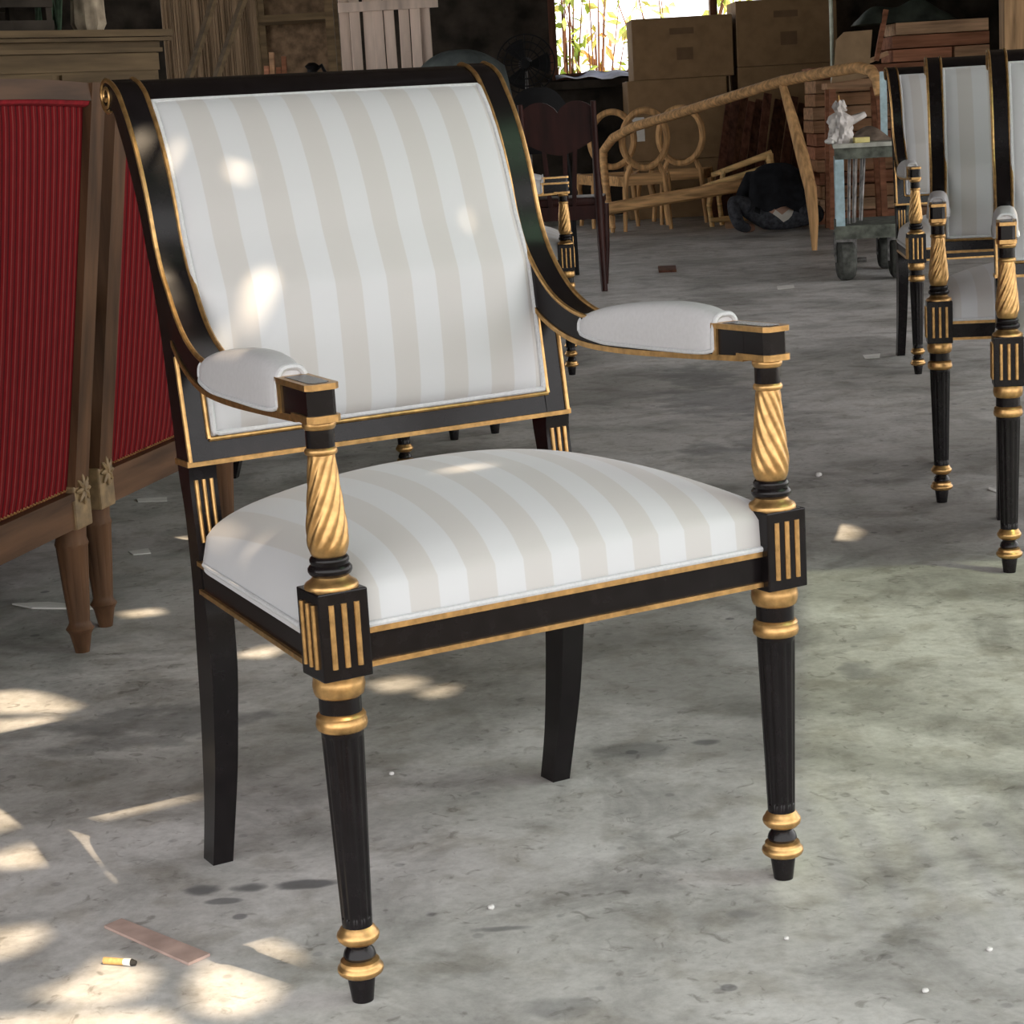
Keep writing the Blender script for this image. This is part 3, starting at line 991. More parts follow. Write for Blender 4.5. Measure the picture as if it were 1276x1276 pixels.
# ------------------------------------------------------------------ two red armchairs, outside backs towards the open floor
def make_settee(label, near_foot, rz):
    """local: back face at x=0 looking +x, length along +y, seat towards -x"""
    L = 0.70
    t = thing('red_armchair', label, 'armchair', near_foot, rz, 'red corded armchairs')
    rake = lambda z: .105 * max(0, z - .30) / .68
    def panel(u, v):
        y = .045 + (L - .09) * u
        ztop = .985 + .006 * sin(pi * u)
        z = .305 + (ztop - .305) * v
        return (rake(z) - .004 + .010 * sin(pi * v) ** .5 * sin(pi * u) ** .4, y, z)
    mb = MB().grid(panel, 40, 20)
    mb.build('back_panel', RED, t)
    def inner(u, v):
        x, y, z = panel(u, v)
        return (x - .075 - .035 * sin(pi * u) ** .5 * sin(pi * v) ** .5, y, z)
    MB().grid(inner, 24, 16).build('inner_back', RED, t)
    # nail heads along the edges of the panel: too small to pick apart
    nh = MB()
    for k in range(26):
        for u in (.006, .994):
            p = panel(u, k / 25)
            nh.lathe([(-.002, .003), (.002, .0015)], 6, p[1], p[2])
            for q in range(len(nh.v) - 12, len(nh.v)):
                a = nh.v[q]
                nh.v[q] = (p[0] + .002 + a[2], a[0], a[1])
    for k in range(52):
        p = panel(k / 51, .006)
        nh.lathe([(-.002, .003), (.002, .0015)], 6, p[1], p[2])
        for q in range(len(nh.v) - 12, len(nh.v)):
            a = nh.v[q]
            nh.v[q] = (p[0] + .002 + a[2], a[0], a[1])
    tag(nh.build('nail_heads', GOLD, t, smooth=False), kind='stuff')
    # gathered top edge
    MB().tube([(panel(k / 40, 1)[0] + .003, panel(k / 40, 1)[1], panel(k / 40, 1)[2] + .004) for k in range(41)], .010, 8).build('welt', REDPLAIN, t)
    # crest rail
    F, Bk = [], []
    cr = MB()
    v, f = [], []
    for k in range(25):
        u = k / 24
        y = L * u
        z0 = .988 + .006 * sin(pi * u)
        z1 = 1.016 + .010 * sin(pi * u) ** .8
        v += [(rake(z0) + .012, y, z0), (rake(z1) + .006, y, z1), (rake(z1) - .030, y, z1), (rake(z0) - .045, y, z0)]
    for k in range(24):
        for j in range(4):
            f.append((k * 4 + j, k * 4 + (j + 1) % 4, k * 4 + 4 + (j + 1) % 4, k * 4 + 4 + j))
    f += [(3, 2, 1, 0), (96, 97, 98, 99)]
    cr.add(v, f).build('crest_rail', WALNUT_Y, t, angle=35)
    for e, y0 in ((0, 0.0), (1, L - .055)):
        st = MB()
        st.strip([(rake(z) + .012, z) for z in (.30, .5, .7, .9, 1.02)], [(rake(z) - .05, z) for z in (.30, .5, .7, .9, 1.02)], y0, y0 + .055)
        st.v = [(p[1], p[0], p[2]) for p in st.v]
        st.build('back_stile', WALNUT, t, smooth=False)
        yy = y0 + .0275
        blk = MB().bbox(-.048, .014, y0 - .004, y0 + .059, .235, .315, .004).build('corner_block', CARVED, t, smooth=False)
        ro = MB()
        for k in range(8):
            a = 2 * pi * k / 8
            pts = [(.017, yy + r * cos(a), .305 + r * sin(a)) for r in (.003, .012, .023, .028)]
            ro.tube(pts, [.003, .0055, .004, .001], 6)
        ro.lathe([(0, .007), (.006, .004)], 10, yy, .305)
        for q in range(len(ro.v) - 20, len(ro.v)):
            a = ro.v[q]
            ro.v[q] = (.016 + a[2], a[0], a[1])
        ro.build('rosette', CARVED, blk)
        fl2 = lambda a, z: 1 - (.07 * max(0, cos(10 * a)) if .06 < z < .20 else 0)
        for x in (-.018, -.56):
            MB().lathe([(0, .013), (.035, .020), (.045, .026), (.052, .021), (.058, .019), (.062, .0195), (.12, .024), (.198, .029), (.205, .031), (.215, .028), (.24, .030)], 40, x, yy, fl2).build('leg', WALNUT, t)
        # arm
        arm = MB().tube([(rake(.64) - .03, yy, .64), (-.2, yy, .655), (-.42, yy, .64), (-.52, yy, .60)], [.022, .022, .024, .026], 10).build('arm_rail', WALNUT, t)
        MB().tube([(-.50, yy, .60), (-.53, yy, .5), (-.54, yy, .40), (-.56, yy, .30)], .018, 8).build('arm_support', WALNUT, arm)
    r = MB()
    r.box(-.03, .008, .05, L - .05, .238, .300)
    r.box(-.02, .013, .05, L - .05, .290, .304)
    r.build('back_rail', WALNUT_Y, t, smooth=False)
    MB().box(-.585, -.545, .05, L - .05, .24, .31).build('front_rail', WALNUT_Y, t, smooth=False)
    for y0 in (.01, L - .045):
        MB().box(-.56, -.02, y0, y0 + .035, .24, .31).build('side_rail', WALNUT, t, smooth=False)
    MB().bbox(-.57, -.03, .02, L - .02, .30, .45, .03).build('seat_cushion', RED, t)
    return t

rzS = radians(-14)
RS = Matrix.Rotation(rzS, 3, 'Z')
# each placed by its own back leg: local (-.018, .0275) near, (-.018, L - .0275) far
s1 = ground(103, 812) - RS @ Vector((-.018, .70 - .0275, 0))
s2 = ground(132, 780) - RS @ Vector((-.018, .0275, 0))
make_settee('red corded armchair with a carved flower on its back corner, wholly beside the scroll', s1, rzS)
make_settee('red corded armchair half hidden behind the large black and gold armchair', s2, rzS)

# ------------------------------------------------------------------ cupboard at the far left and what lies on it
CY_ = 7.4
a1 = atY(215, 36, CY_)
zt = a1.z
k = CY_ / FPX
hwc = .50
CR = radians(49)
cb = thing('cupboard', 'weathered brown cupboard with a moulded cornice behind the red armchairs', 'cupboard', Vector((a1.x, CY_, 0)) + Matrix.Rotation(CR, 3, 'Z') @ Vector((-hwc, 0, 0)), CR)
MB().box(-hwc, hwc, 0, .5, zt - 8 * k, zt).build('cornice', OLDCAB, cb, smooth=False)
MB().box(-hwc + 1 * k, hwc - 1 * k, .006, .5, zt - 13 * k, zt - 9 * k).build('cornice_moulding', OLDCAB, cb, smooth=False)
MB().box(-hwc + 8 * k, hwc - 8 * k, .05, .5, zt - 22 * k, zt - 13 * k).build('cornice_moulding', OLDCAB, cb, smooth=False)
MB().box(-hwc + 12 * k, hwc - 12 * k, .022, .5, zt - 26 * k, zt - 21 * k).build('cornice_moulding', OLDCAB, cb, smooth=False)
MB().box(-hwc + 14 * k, hwc - 14 * k, .05, .5, .05, zt - 24 * k).build('body', OLDCAB, cb, smooth=False)
bw = hwc - 14 * k
for i in range(2):
    x0 = -bw + .03 + i * (bw - .01)
    d = MB().box(x0, x0 + bw - .05, .035, .05, .14, zt - 50 * k).build('door', OLDCAB, cb, smooth=False)
    MB().box(x0 + .07, x0 + bw - .12, .028, .036, .21, zt - 50 * k - .07).build('door_panel', OLDCAB, d, smooth=False)
    MB().lathe([(0, .006), (.012, .012), (.02, .004)], 10).build('knob', GOLD, d, loc=(x0 + (.03 if i else bw - .08), .035, .75), rot=(pi / 2, 0, 0))
MB().box(-bw, bw, .040, .06, zt - 47 * k, zt - 27 * k).build('frieze', OLDCAB, cb, smooth=False)
for sx_ in (-1, 1):
    for yy in (.1, .46):
        MB().box(sx_ * (bw - .04) - .03, sx_ * (bw - .04) + .03, yy - .03, yy + .03, 0, .06).build('foot', OLDCAB, cb, smooth=False)

def on_cup(px, back):
    """point on the cupboard top, seen at column px, a little behind its front edge"""
    M = Matrix.Rotation(CR, 3, 'Z')
    o = Vector((a1.x, CY_, 0)) + M @ Vector((0, back, 0))
    e = M @ Vector((-1, 0, 0))
    m = (px + 36 - CX) / FPX
    t = (o.x - o.y * m) / (-e.x + e.y * m)
    q = o + e * t
    return q.x, q.y
cx_, cy_ = on_cup(126, .16)
bundle = MB()
pr = [(zt + .001, .045), (zt + .03, .060), (zt + .12, .055), (zt + .20, .062), (zt + .26, .05)]
bundle.lathe(pr, 36, cx_, cy_, lambda a, z: 1 + .08 * sin(9 * a + 12 * z))
tag(bundle.build('wrapped_bundle', plain('pale_sacking', (.36, .30, .22), .9, var=.2)), 'pale ribbed bundle standing on top of the weathered cupboard', 'bundle')
cx_, cy_ = on_cup(76, .18)
g_ = MB()
rnd = random.Random(3)
for i in range(9):
    a = Vector((cx_ + rnd.uniform(-.04, .04), cy_ + rnd.uniform(-.03, .03), zt + .004))
    g_.tube([a, a + Vector((rnd.uniform(-.03, .03), 0, .16)), a + Vector((rnd.uniform(-.06, .06), rnd.uniform(-.04, .04), .3))], [.006, .008, .003], 6)
tag(g_.build('dried_stalks', plain('dark_green_stalk', (.04, .065, .04), .9, var=.3)), 'bunch of dark green stalks lying up on the cupboard', 'stalks')
cx_, cy_ = on_cup(22, .22)
cr = thing('crate', 'dark slatted crate on the cupboard next to the dark stalks', 'crate', (cx_, cy_, zt + .001), CR)
for zz in (.02, .10, .18, .26):
    for yy in (-.12, .12):
        MB().box(-.12, .12, yy - .008, yy + .008, zz - .018, zz + .018).build('slat', DARKWALL, cr, smooth=False)
for sx_ in (-1, 1):
    for yy in (-.105, .105):
        MB().box(sx_ * .11 - .012, sx_ * .11 + .012, yy - .012, yy + .012, 0, .29).build('crate_post', DARKWALL, cr, smooth=False)

# leaning sticks right of the cupboard top
p = atY(195, 40, 9.0)
for i, (dx, lean) in enumerate(((0, .28), (.07, .34))):
    st_ = MB().beam((p.x - .35 + dx, 9.0 + i * .1, 0), (p.x - .35 + dx + lean * 1.0 + .30, 9.6 + i * .1, 1.62), .035, .022)
    tag(st_.build('wooden_stick', OLDCAB, smooth=False), ['wooden stick leaning in front of the reed blind, the thinner shaded one', 'wooden stick leaning in front of the reed blind, close behind its pair'][i], 'stick', 'sticks by the blind')

# reed blind
BY = 11.2
b0, b1 = atY(205, 60, BY), atY(322, 60, BY)
rb = thing('reed_blind', 'brown reed blind hanging between the cupboard and the shelf frame', 'blind', ((b0.x + b1.x) / 2, BY, 0))
hwb = (b1.x - b0.x) / 2
bl = MB()
nr = 44
for i in range(nr):
    x = -hwb + 2 * hwb * (i + .5) / nr
    bl.tube([(x, .01 * sin(i * 1.3), .02), (x + .004 * sin(i), .012 * sin(i * .7), 1.2), (x, 0, 2.6)], .0065 + .002 * sin(i * 2.1), 6)
tag(bl.build('reeds', CURTAINM, rb), kind='stuff')
MB().tube([(-hwb - .03, 0, 2.6), (hwb + .03, 0, 2.6)], .02, 8).build('rod', OLDCAB, rb)
MB().box(-hwb, hwb, .012, .02, 0, 2.6).build('backing', CURTAINM, rb, smooth=False)

# shelf frame with planks
SY = 12.6
q0, q1 = atY(318, 40, SY), atY(412, 40, SY)
sh = thing('shelf_frame', 'rough wooden shelf frame beside the pale plank boarding', 'shelf', ((q0.x + q1.x) / 2, SY, 0))
hs = (q1.x - q0.x) / 2
for sx_ in (-1, 1):
    for yy in (0, .4):
        MB().box(sx_ * hs - .025, sx_ * hs + .025, yy - .025, yy + .025, 0, 2.3).build('upright', OLDCAB, sh, smooth=False)
zsh = atY(360, 22, SY).z
for zz in (.35, .95, zsh, zsh + .45):
    MB().box(-hs, hs, -.02, .42, zz - .02, zz + .02).build('shelf', OLDCAB, sh, smooth=False)
MB().box(-hs, hs, .40, .42, .3, 2.3).build('back_board', plain('brown_board', (.15, .10, .06), .9, var=.25), sh, smooth=False)
rnd = random.Random(8)
for i in range(4):
    x = q0.x + .03 + i * .035
    o = MB().beam((x, SY + .1 + .02 * i, .97), (x + .01, SY + .12 + .02 * i, 1.30 + rnd.uniform(-.05, .06)), .028, .05)
    tag(o.build('board_offcut', LUMBER[i % 3], smooth=False), ['tall reddish offcut standing on the shelf frame, outermost of four', 'reddish offcut second from the shelf upright', 'reddish offcut third from the shelf upright', 'reddish offcut beside the black pump on the shelf'][i], 'offcut', 'offcuts on the shelf')
pc = atY(386, 75, SY)
pu = thing('pump', 'small black pump with a bulbous body on the rough shelf frame', 'pump', (pc.x, SY + .12, .97))
pm_ = plain('black_iron', (.008, .008, .009), .6, spec=0.15)
MB().lathe([(0, .07), (.02, .07), (.03, .055), (.12, .07), (.18, .065), (.22, .035), (.27, .03), (.29, .045), (.31, .02)], 24).build('body', pm_, pu)
MB().tube([(0, 0, .25), (.06, 0, .29), (.09, 0, .22)], .014, 8).build('spout', pm_, pu)

# ------------------------------------------------------------------ dark corner: machine under a tarp, standing fan
p = atY(572, 78, 13.0)
hz = atY(570, 62, 13.0).z
tb = thing('tarp_heap', 'grey tarpaulin draped over a tall machine behind the armchair back', 'tarpaulin', (p.x, 13.0, 0))
rnd = random.Random(2)
def tarp(u, v):
    a = 2 * pi * u
    r = .03 + .38 * v ** .8
    z = hz - .30 * v ** 1.6 - (.75 * max(0, v - .55) / .45 if v > .55 else 0)
    w = 1 + .10 * sin(5 * a + 3 * v) * v + .06 * sin(11 * a)
    return (r * cos(a) * w, .7 * r * sin(a) * w, max(.01, z))
MB().grid(tarp, 60, 24).build('cloth', TARP, tb)
MB().box(-.28, .28, -.2, .2, 0, hz - .35).build('machine_body', pm_, tb, smooth=False)

FY = 14.2
pf = atY(655, 80, FY)
fan = thing('standing_fan', 'black standing fan in the dark corner left of the bright window', 'fan', (pf.x, FY, 0))
for r in (.20, .15, .10):
    MB().tube([(r * cos(2 * pi * i / 32), -.06 + .25 * (.2 - r), pf.z + r * sin(2 * pi * i / 32)) for i in range(32)], .005, 6, closed=True).build('guard_ring', pm_, fan)
sp = MB()
for i in range(20):
    a = 2 * pi * i / 20
    sp.tube([(.03 * cos(a), -.06, pf.z + .03 * sin(a)), (.14 * cos(a), -.05, pf.z + .14 * sin(a)), (.20 * cos(a), -.06, pf.z + .20 * sin(a)), (.19 * cos(a), .05, pf.z + .19 * sin(a)), (.05 * cos(a), .09, pf.z + .05 * sin(a))], .0025, 5)
tag(sp.build('guard_wires', pm_, fan), kind='stuff')
for i in range(3):
    a0_ = 2 * pi * i / 3
    MB().grid(lambda u, v: ((.03 + .14 * u) * cos(a0_ + (v - .5) * .9), .02 * (v - .5), pf.z + (.03 + .14 * u) * sin(a0_ + (v - .5) * .9)), 5, 6).build('blade', pm_, fan)
MB().lathe([(-.06, .03), (.0, .05), (.12, .045), (.16, .02)], 16).build('motor', pm_, fan, loc=(0, 0.02, pf.z), rot=(-pi / 2, 0, 0))
MB().tube([(0, .1, .03), (0, .1, pf.z - .02)], .014, 8).build('pole', STEEL, fan)
MB().lathe([(0, .2), (.02, .2), (.035, .05), (.05, .02)], 24, 0, .1).build('base', pm_, fan)

# ------------------------------------------------------------------ dark mahogany chair with a heart-topped back, seen from behind
E1 = ground(752, 362)
md = thing('dining_chair', 'dark mahogany dining chair with a double-humped solid backrest', 'chair', (E1.x - .19, E1.y, 0), radians(-6))
k = E1.y / FPX
zE = lambda py: CAM_H - (py - 131) * k
W2 = .185
for s in (-1, 1):
    MB().tube([(s * (W2 + .012), -.03, 0), (s * (W2 + .004), .03, .22), (s * W2, .06, .44), (s * (W2 - .004), .05, .62), (s * (W2 - .002), .0, zE(128))], [.016, .019, .023, .018, .014], 10).build('rear_leg', MAHOG, md)
    MB().tube([(s * (W2 + .0), .40, 0), (s * (W2 + .01), .41, .2), (s * (W2 + .01), .41, .42)], [.012, .017, .024], 10).build('front_leg', MAHOG, md)
    MB().box(s * W2 - .012, s * W2 + .012, .06, .42, .37, .43).build('side_rail', MAHOG, md, smooth=False)
MB().box(-W2, W2, .045, .07, .36, .43).build('rear_rail', MAHOG, md, smooth=False)
MB().box(-W2 - .01, W2 + .01, .40, .43, .36, .43).build('front_rail', MAHOG, md, smooth=False)
MB().bbox(-W2 - .02, W2 + .02, .05, .44, .43, .47, .012).build('seat', MAHOG, md)
# heart-shaped panel
out = []
for i in range(25):
    t = -1 + 2 * i / 24
    out.append((t * W2 * 1.02, zE(140) + .055 * (abs(sin(pi * t)) ** .7) + .0))
for i in range(17):
    t = 1 - 2 * i / 16
    out.append((t * W2 * .95 * (1 if abs(t) > .5 else 1), zE(192) + .07 * (abs(t)) ** 1.5))
pn = MB()
n = len(out)
v = [(x, .03, z) for x, z in out] + [(x, .052, z) for x, z in out]
pn.add(v, [tuple(range(n)), tuple(range(2 * n - 1, n - 1, -1))] + [(i, (i + 1) % n, n + (i + 1) % n, n + i) for i in range(n)])
pn.build('back_panel', MAHOG, md, smooth=False)
for x in (-.06, .02, .06):
    MB().beam((x, .05, .43), (x * 1.3, .042, zE(185)), .022, .014).build('splat', MAHOG, md, smooth=False)

# black moulded chair just behind it
kb = thing('black_chair', 'black rounded chair back peeping over the mahogany dining chair', 'chair', (E1.x - .26, E1.y + 1.0, 0), 0)
zk = CAM_H - (108 - 131) * (E1.y + 1) / FPX
def kbk(u, v):
    t = 2 * u - 1
    return (.17 * t, .05 * t * t, zk - .36 + .36 * v * (1 - .35 * abs(t) ** 3))
kk = MB().grid(kbk, 20, 14)
o_ = len(kk.v)
kk.grid(lambda u, v: (kbk(u, v)[0], kbk(u, v)[1] + .03, kbk(u, v)[2]), 20, 14)
kk.build('backrest', pm_, kb)
MB().bbox(-.2, .2, .06, .46, .43, .48, .02).build('seat', pm_, kb)
for s in (-1, 1):
    MB().tube([(s * .17, .04, 0), (s * .165, .06, .44), (s * .14, .04, zk - .3)], .014, 8).build('leg', pm_, kb)
    MB().tube([(s * .17, .42, 0), (s * .165, .42, .44)], .014, 8).build('leg', pm_, kb)

# ------------------------------------------------------------------ cardboard cartons under the window
def carton(name_lab, x0, x1, y0, y1, z0, z1, label_strip=False, smudge=True):
    t = thing('carton', name_lab, 'carton', ((x0 + x1) / 2, (y0 + y1) / 2, z0), 0, 'cardboard cartons under the window')
    hx, hy, h = (x1 - x0) / 2, (y1 - y0) / 2, z1 - z0
    MB().bbox(-hx, hx, -hy, hy, 0.001, h, .006).build('box', CARTON, t, smooth=False)
    MB().box(-hx + .005, hx - .005, -.03, .03, h - .001, h + .002).build('tape', TAPE if label_strip else CARTONL, t, smooth=False)
    if smudge:
        MB().box(-.10, .09, -hy - .002, -hy, h * .72, h * .82).build('print_band', PRINT, t, smooth=False)
        MB().box(-.05, .08, -hy - .002, -hy, h * .30, h * .50).build('print_mark', PRINT, t, smooth=False)
    if label_strip:
        MB().box(-hx + .02, -hx + .12, -hy - .003, -hy, h * .25, h * .55).build('paper_label', TAPE, t, smooth=False)
    return t
BXY = 16.2
kx = BXY / FPX
def bxr(px0, px1, py0, py1):
    a, b = atY(px0, py1, BXY), atY(px1, py0, BXY)
    return a.x, b.x, a.z, b.z
x0, x1, z0, z1 = bxr(790, 912, 17, 101)
xl0, xl1, zl0, zl1 = bxr(783, 905, 101, 138)
zl1 = z0
carton('brown carton on top of the stack beside the bright window opening', x0, x1, BXY, BXY + .6, z0, z1)
carton('low brown carton with a small paper label under the window-side carton', xl0, xl1, BXY - .02, BXY + .6, .46, zl1 - .001, True, False)
carton('bottom brown carton of the window-side stack, behind the oval chair frames', xl0 - .02, xl1 + .02, BXY, BXY + .6, 0, .459)
x0, x1, z0, z1 = bxr(919, 1042, -6, 84)
carton('large brown carton on top of the stack behind the long settee frame', x0, x1, BXY, BXY + .6, z0, z1)
carton('brown carton in the middle of the stack behind the leaning planks', x0, x1, BXY, BXY + .6, z0 - .46, z0 - .001, False, False)
carton('bottom brown carton of the stack behind the leaning planks', x0, x1, BXY, BXY + .6, 0, z0 - .461)

# blue plastic sheet on the sill
sp_ = atY(735, 96, WY - .25)
def bsh(u, v):
    return (wx0 + .02 + .86 * u, WY - .30 + .28 * v, 1.14 + .05 * v + .012 * sin(9 * u + 4 * v) + .01 * sin(23 * u))
t = thing('plastic_sheet', 'crumpled blue-grey plastic sheet on the ledge below the window opening', 'sheet', (0, 0, 0))
MB().grid(bsh, 40, 10).build('folds', BLUETARP, t)
struct(MB().box(wx0 - .1, wx0 + 1.0, WY - .34, WY, 1.06, 1.125).build('trim_4', DARKWALL, smooth=False))

# planks leaning on the carton stack
rnd = random.Random(11)
PLY = 15.7
words = ['first', 'second', 'third', 'fourth', 'fifth', 'sixth', 'seventh', 'eighth', 'ninth', 'tenth', 'eleventh', 'twelfth', 'thirteenth', 'fourteenth', 'fifteenth', 'sixteenth', 'seventeenth', 'eighteenth']
for i in range(18):
    px = 898 + i * 8.4
    ys = .036 * (i % 3)
    a = atY(px - 8 + rnd.uniform(-2, 2), 262, PLY - .35 + ys)
    b = atY(px + 10 + rnd.uniform(-4, 5), 120 + rnd.uniform(-3, 12), PLY + .20 + ys)
    a.z = 0.012
    o = MB().beam(a, b, rnd.uniform(.055, .07), .024, up=(0, 1, 0))
    tag(o.build('leaning_plank', DKLUMBER[i % 3], smooth=False), words[i] + ' dark plank leaning on the cartons, counted from the bright window', 'plank', 'dark planks leaning on the cartons')

# ------------------------------------------------------------------ unfinished chair frames with oval backs
def oval_chair():
    t = empty('chair_frame')
    zc, ra, rb_ = .66, .165, .205
    def lean(z):
        return .10 * max(0, z - .40) / .5
    MB().tube([(ra * cos(2 * pi * i / 36), lean(zc + rb_ * sin(2 * pi * i / 36)), zc + rb_ * sin(2 * pi * i / 36)) for i in range(36)], .025, 8, closed=True).build('oval_back', RAW_Z, t)
    for s in (-1, 1):
        MB().tube([(s * .10, lean(.49), .49), (s * .135, .0, .40), (s * .15, -.0, .30), (s * .17, .05, .0)], [.016, .022, .022, .014], 8).build('rear_leg', RAW_Z, t)
        MB().tube([(s * .22, -.42, .40), (s * .235, -.44, .28), (s * .21, -.42, .12), (s * .225, -.45, .0)], [.026, .028, .018, .016], 8).build('front_leg', RAW_Z, t)
        MB().beam((s * .15, 0, .36), (s * .22, -.42, .36), .028, .07).build('side_rail', RAW_X, t, smooth=False)
    MB().beam((-.15, 0, .37), (.15, 0, .37), .028, .08).build('rear_rail', RAW_X, t, smooth=False)
    MB().beam((-.22, -.42, .36), (.22, -.42, .36), .03, .08).build('front_rail', RAW_X, t, smooth=False)
    return t
oc = oval_chair()
spots = [((806, 268), 14.86, 184, 'raw wooden oval-back chair frame right under the low end of the long settee frame'),
         ((852, 268), 15.40, 176, 'raw wooden oval-back chair frame next to the loose pale armrests'),
         ((766, 262), 15.42, 182, 'raw wooden oval-back chair frame beside the dark mahogany chair')]
for i, ((px, py), Y, dg, lab) in enumerate(spots):
    o = oc if i == 0 else copy_tree(oc)
    o.location = (atY(px, py, Y).x, Y, 0)
    o.rotation_euler = (0, 0, radians(dg))
    tag(o, lab, 'chair frame', 'raw oval-back chair frames')

# two loose arm frames piled at the end of the oval chairs
for i, (pa, pb, lab) in enumerate((((905, 212), (962, 192), 'pale raw armrest frame uppermost of two beside the seated person'), ((893, 228), (950, 212), 'pale raw armrest frame lying lower beside the seated person'))):
    Y = 14.9 - .12 * i
    a, b = atY(*pa, Y), atY(*pb, Y)
    t = thing('armrest_frame', lab, 'armrest', (a.x, Y, 0), 0, 'raw armrest frames')
    d = b - a
    MB().tube([(-.10, .05, a.z - .03), (0, 0, a.z), (d.x * .7, 0, a.z + d.z * .75), (d.x, 0, b.z)], [.018, .022, .024, .034], 8).build('armrest', RAWLIGHT, t)
    MB().tube([(d.x * .93, 0, b.z), (d.x * .97, -.01, b.z - .10), (d.x * .82, 0, .16), (d.x * .86, 0, 0)], [.034, .026, .018, .02], 8).build('arm_support', RAWLIGHT, t)
    MB().tube([(-.02, 0, a.z), (-.06, .02, a.z * .5), (-.04, .03, .0)], .018, 8).build('rear_support', RAWLIGHT, t)
    MB().tube([(-.05, 0, .05), (d.x * .86, 0, .05)], .018, 8).build('floor_rail', RAWLIGHT, t)

# ------------------------------------------------------------------ long settee frame of raw wood (one slanted top rail, one lower rail)
gL, gR = ground(765, 290), ground(1015, 313)
def fp(px, py):
    """pixel -> point on the upright plane through the frame's two feet"""
    d = ray(px, py)
    nrm = Vector((gR.y - gL.y, -(gR.x - gL.x), 0))
    t = nrm.dot(gL - CAM) / nrm.dot(d)
    return CAM + d * t
sf = thing('settee_frame', 'long raw wood settee frame with a slanted top rail and rounded ends', 'settee frame', (gR.x, gR.y, 0))
def P(px, py, dz=0):
    q = fp(px, py) - Vector((gR.x, gR.y, 0))
    return q
top = [P(764, 285), P(756, 240), P(752, 205), P(752, 188), P(764, 172), P(790, 158), P(850, 140), P(910, 121), P(975, 101), P(1030, 90), P(1070, 84), P(1086, 88), P(1093, 100), P(1096, 118)]
MB().tube(top, [.020, .026, .030, .032, .034, .034, .033, .033, .033, .033, .032, .032, .03, .028], 10).build('top_rail', RAW_X, sf)
_rl = [atY(px_, py_, Y_) - Vector((gR.x, gR.y, 0)) for px_, py_, Y_ in ((748, 262, 14.72), (830, 247, 14.66), (920, 232, 14.60), (1003, 217, 14.54))]
MB().tube(_rl, .036, 8, flat=1.25).build('lower_rail', RAW_X, sf)
MB().tube([P(974, 102), P(988, 150), P(1000, 195), P(1010, 235), P(1014, 275), P(1015, 312)], [.022, .034, .040, .038, .030, .016], 8).build('end_upright', RAW_Z, sf)
MB().tube([P(755, 262), P(762, 272), P(764, 290)], [.032, .03, .014], 8).build('front_leg', RAW_Z, sf)
MB().tube([P(1010, 225), _rl[-1]], .026, 8).build('seat_bearer', RAW_X, sf)
q = _rl[-1]
MB().tube([q, Vector((q.x + .01, q.y + .02, 0))], [.028, .016], 8).build('rear_leg', RAW_Z, sf)

# ------------------------------------------------------------------ person sitting on the floor, seen from behind, bent forward
mp_ = ground(975, 290)
PS = thing('person', 'person in a black shirt and charcoal trousers sitting bent forward on the floor', 'person', (mp_.x, mp_.y + .10, 0))
def skin_body(name, verts, edges, radii, mat, parent, root=0, sub=2):
    me = bpy.data.meshes.new(name)
    me.from_pydata(verts, edges, [])
    o = bpy.data.objects.new(name, me)
    COL.objects.link(o)
    md_ = o.modifiers.new('skin', 'SKIN')
    md_.use_smooth_shade = True
    bm = bmesh.new()
    bm.from_mesh(me)
    bm.verts.layers.skin.verify()
    bm.to_mesh(me)
    bm.free()
    for i, r in enumerate(radii):
        sv = me.skin_vertices[0].data[i]
        sv.radius = r if isinstance(r, tuple) else (r, r)
        sv.use_root = (i == root)
    ss = o.modifiers.new('sub', 'SUBSURF')
    ss.levels = ss.render_levels = sub
    dg = bpy.context.evaluated_depsgraph_get()
    ev = bpy.data.meshes.new_from_object(o.evaluated_get(dg))
    o.modifiers.clear()
    o.data = ev
    ev.materials.clear()
    ev.materials.append(mat)
    ev.polygons.foreach_set('use_smooth', [True] * len(ev.polygons))
    o.parent = parent
    return o
V, E_, RD = [], [], []
def vtx(p, r, frm=None):
    V.append(p)
    RD.append(r)
    if frm is not None:
        E_.append((frm, len(V) - 1))
    return len(V) - 1
pel = vtx((0, 0, .115), (.150, .105))
sp1 = vtx((0, .03, .22), (.150, .10), pel)
sp2 = vtx((0, .10, .32), (.155, .105), sp1)
sp3 = vtx((.01, .19, .385), (.150, .09), sp2)
nk = vtx((.01, .275, .385), .058, sp3)
hd0 = vtx((.012, .34, .365), .082, nk)
hd1 = vtx((.012, .42, .315), .088, hd0)
hd2 = vtx((.012, .47, .270), .062, hd1)
for s in (-1, 1):
    sh_ = vtx((s * .165, .19, .36), .066, sp3)
    el = vtx((s * .235, .34, .19), .046, sh_)
    wr = vtx((s * .10, .50, .12), .030, el)
    pa = vtx((s * .06, .55, .10), .032, wr)
    for kf in range(4):
        f1 = vtx((s * .06 - s * .004 + (kf - 1.5) * .017, .59, .09), .0085, pa)
        f2 = vtx((s * .06 - s * .01 + (kf - 1.5) * .016, .615 + .006 * (1.5 - abs(kf - 1.5)), .065), .0075, f1)
    th = vtx((s * .022, .56, .085), .0095, pa)
    vtx((s * .008, .585, .075), .008, th)
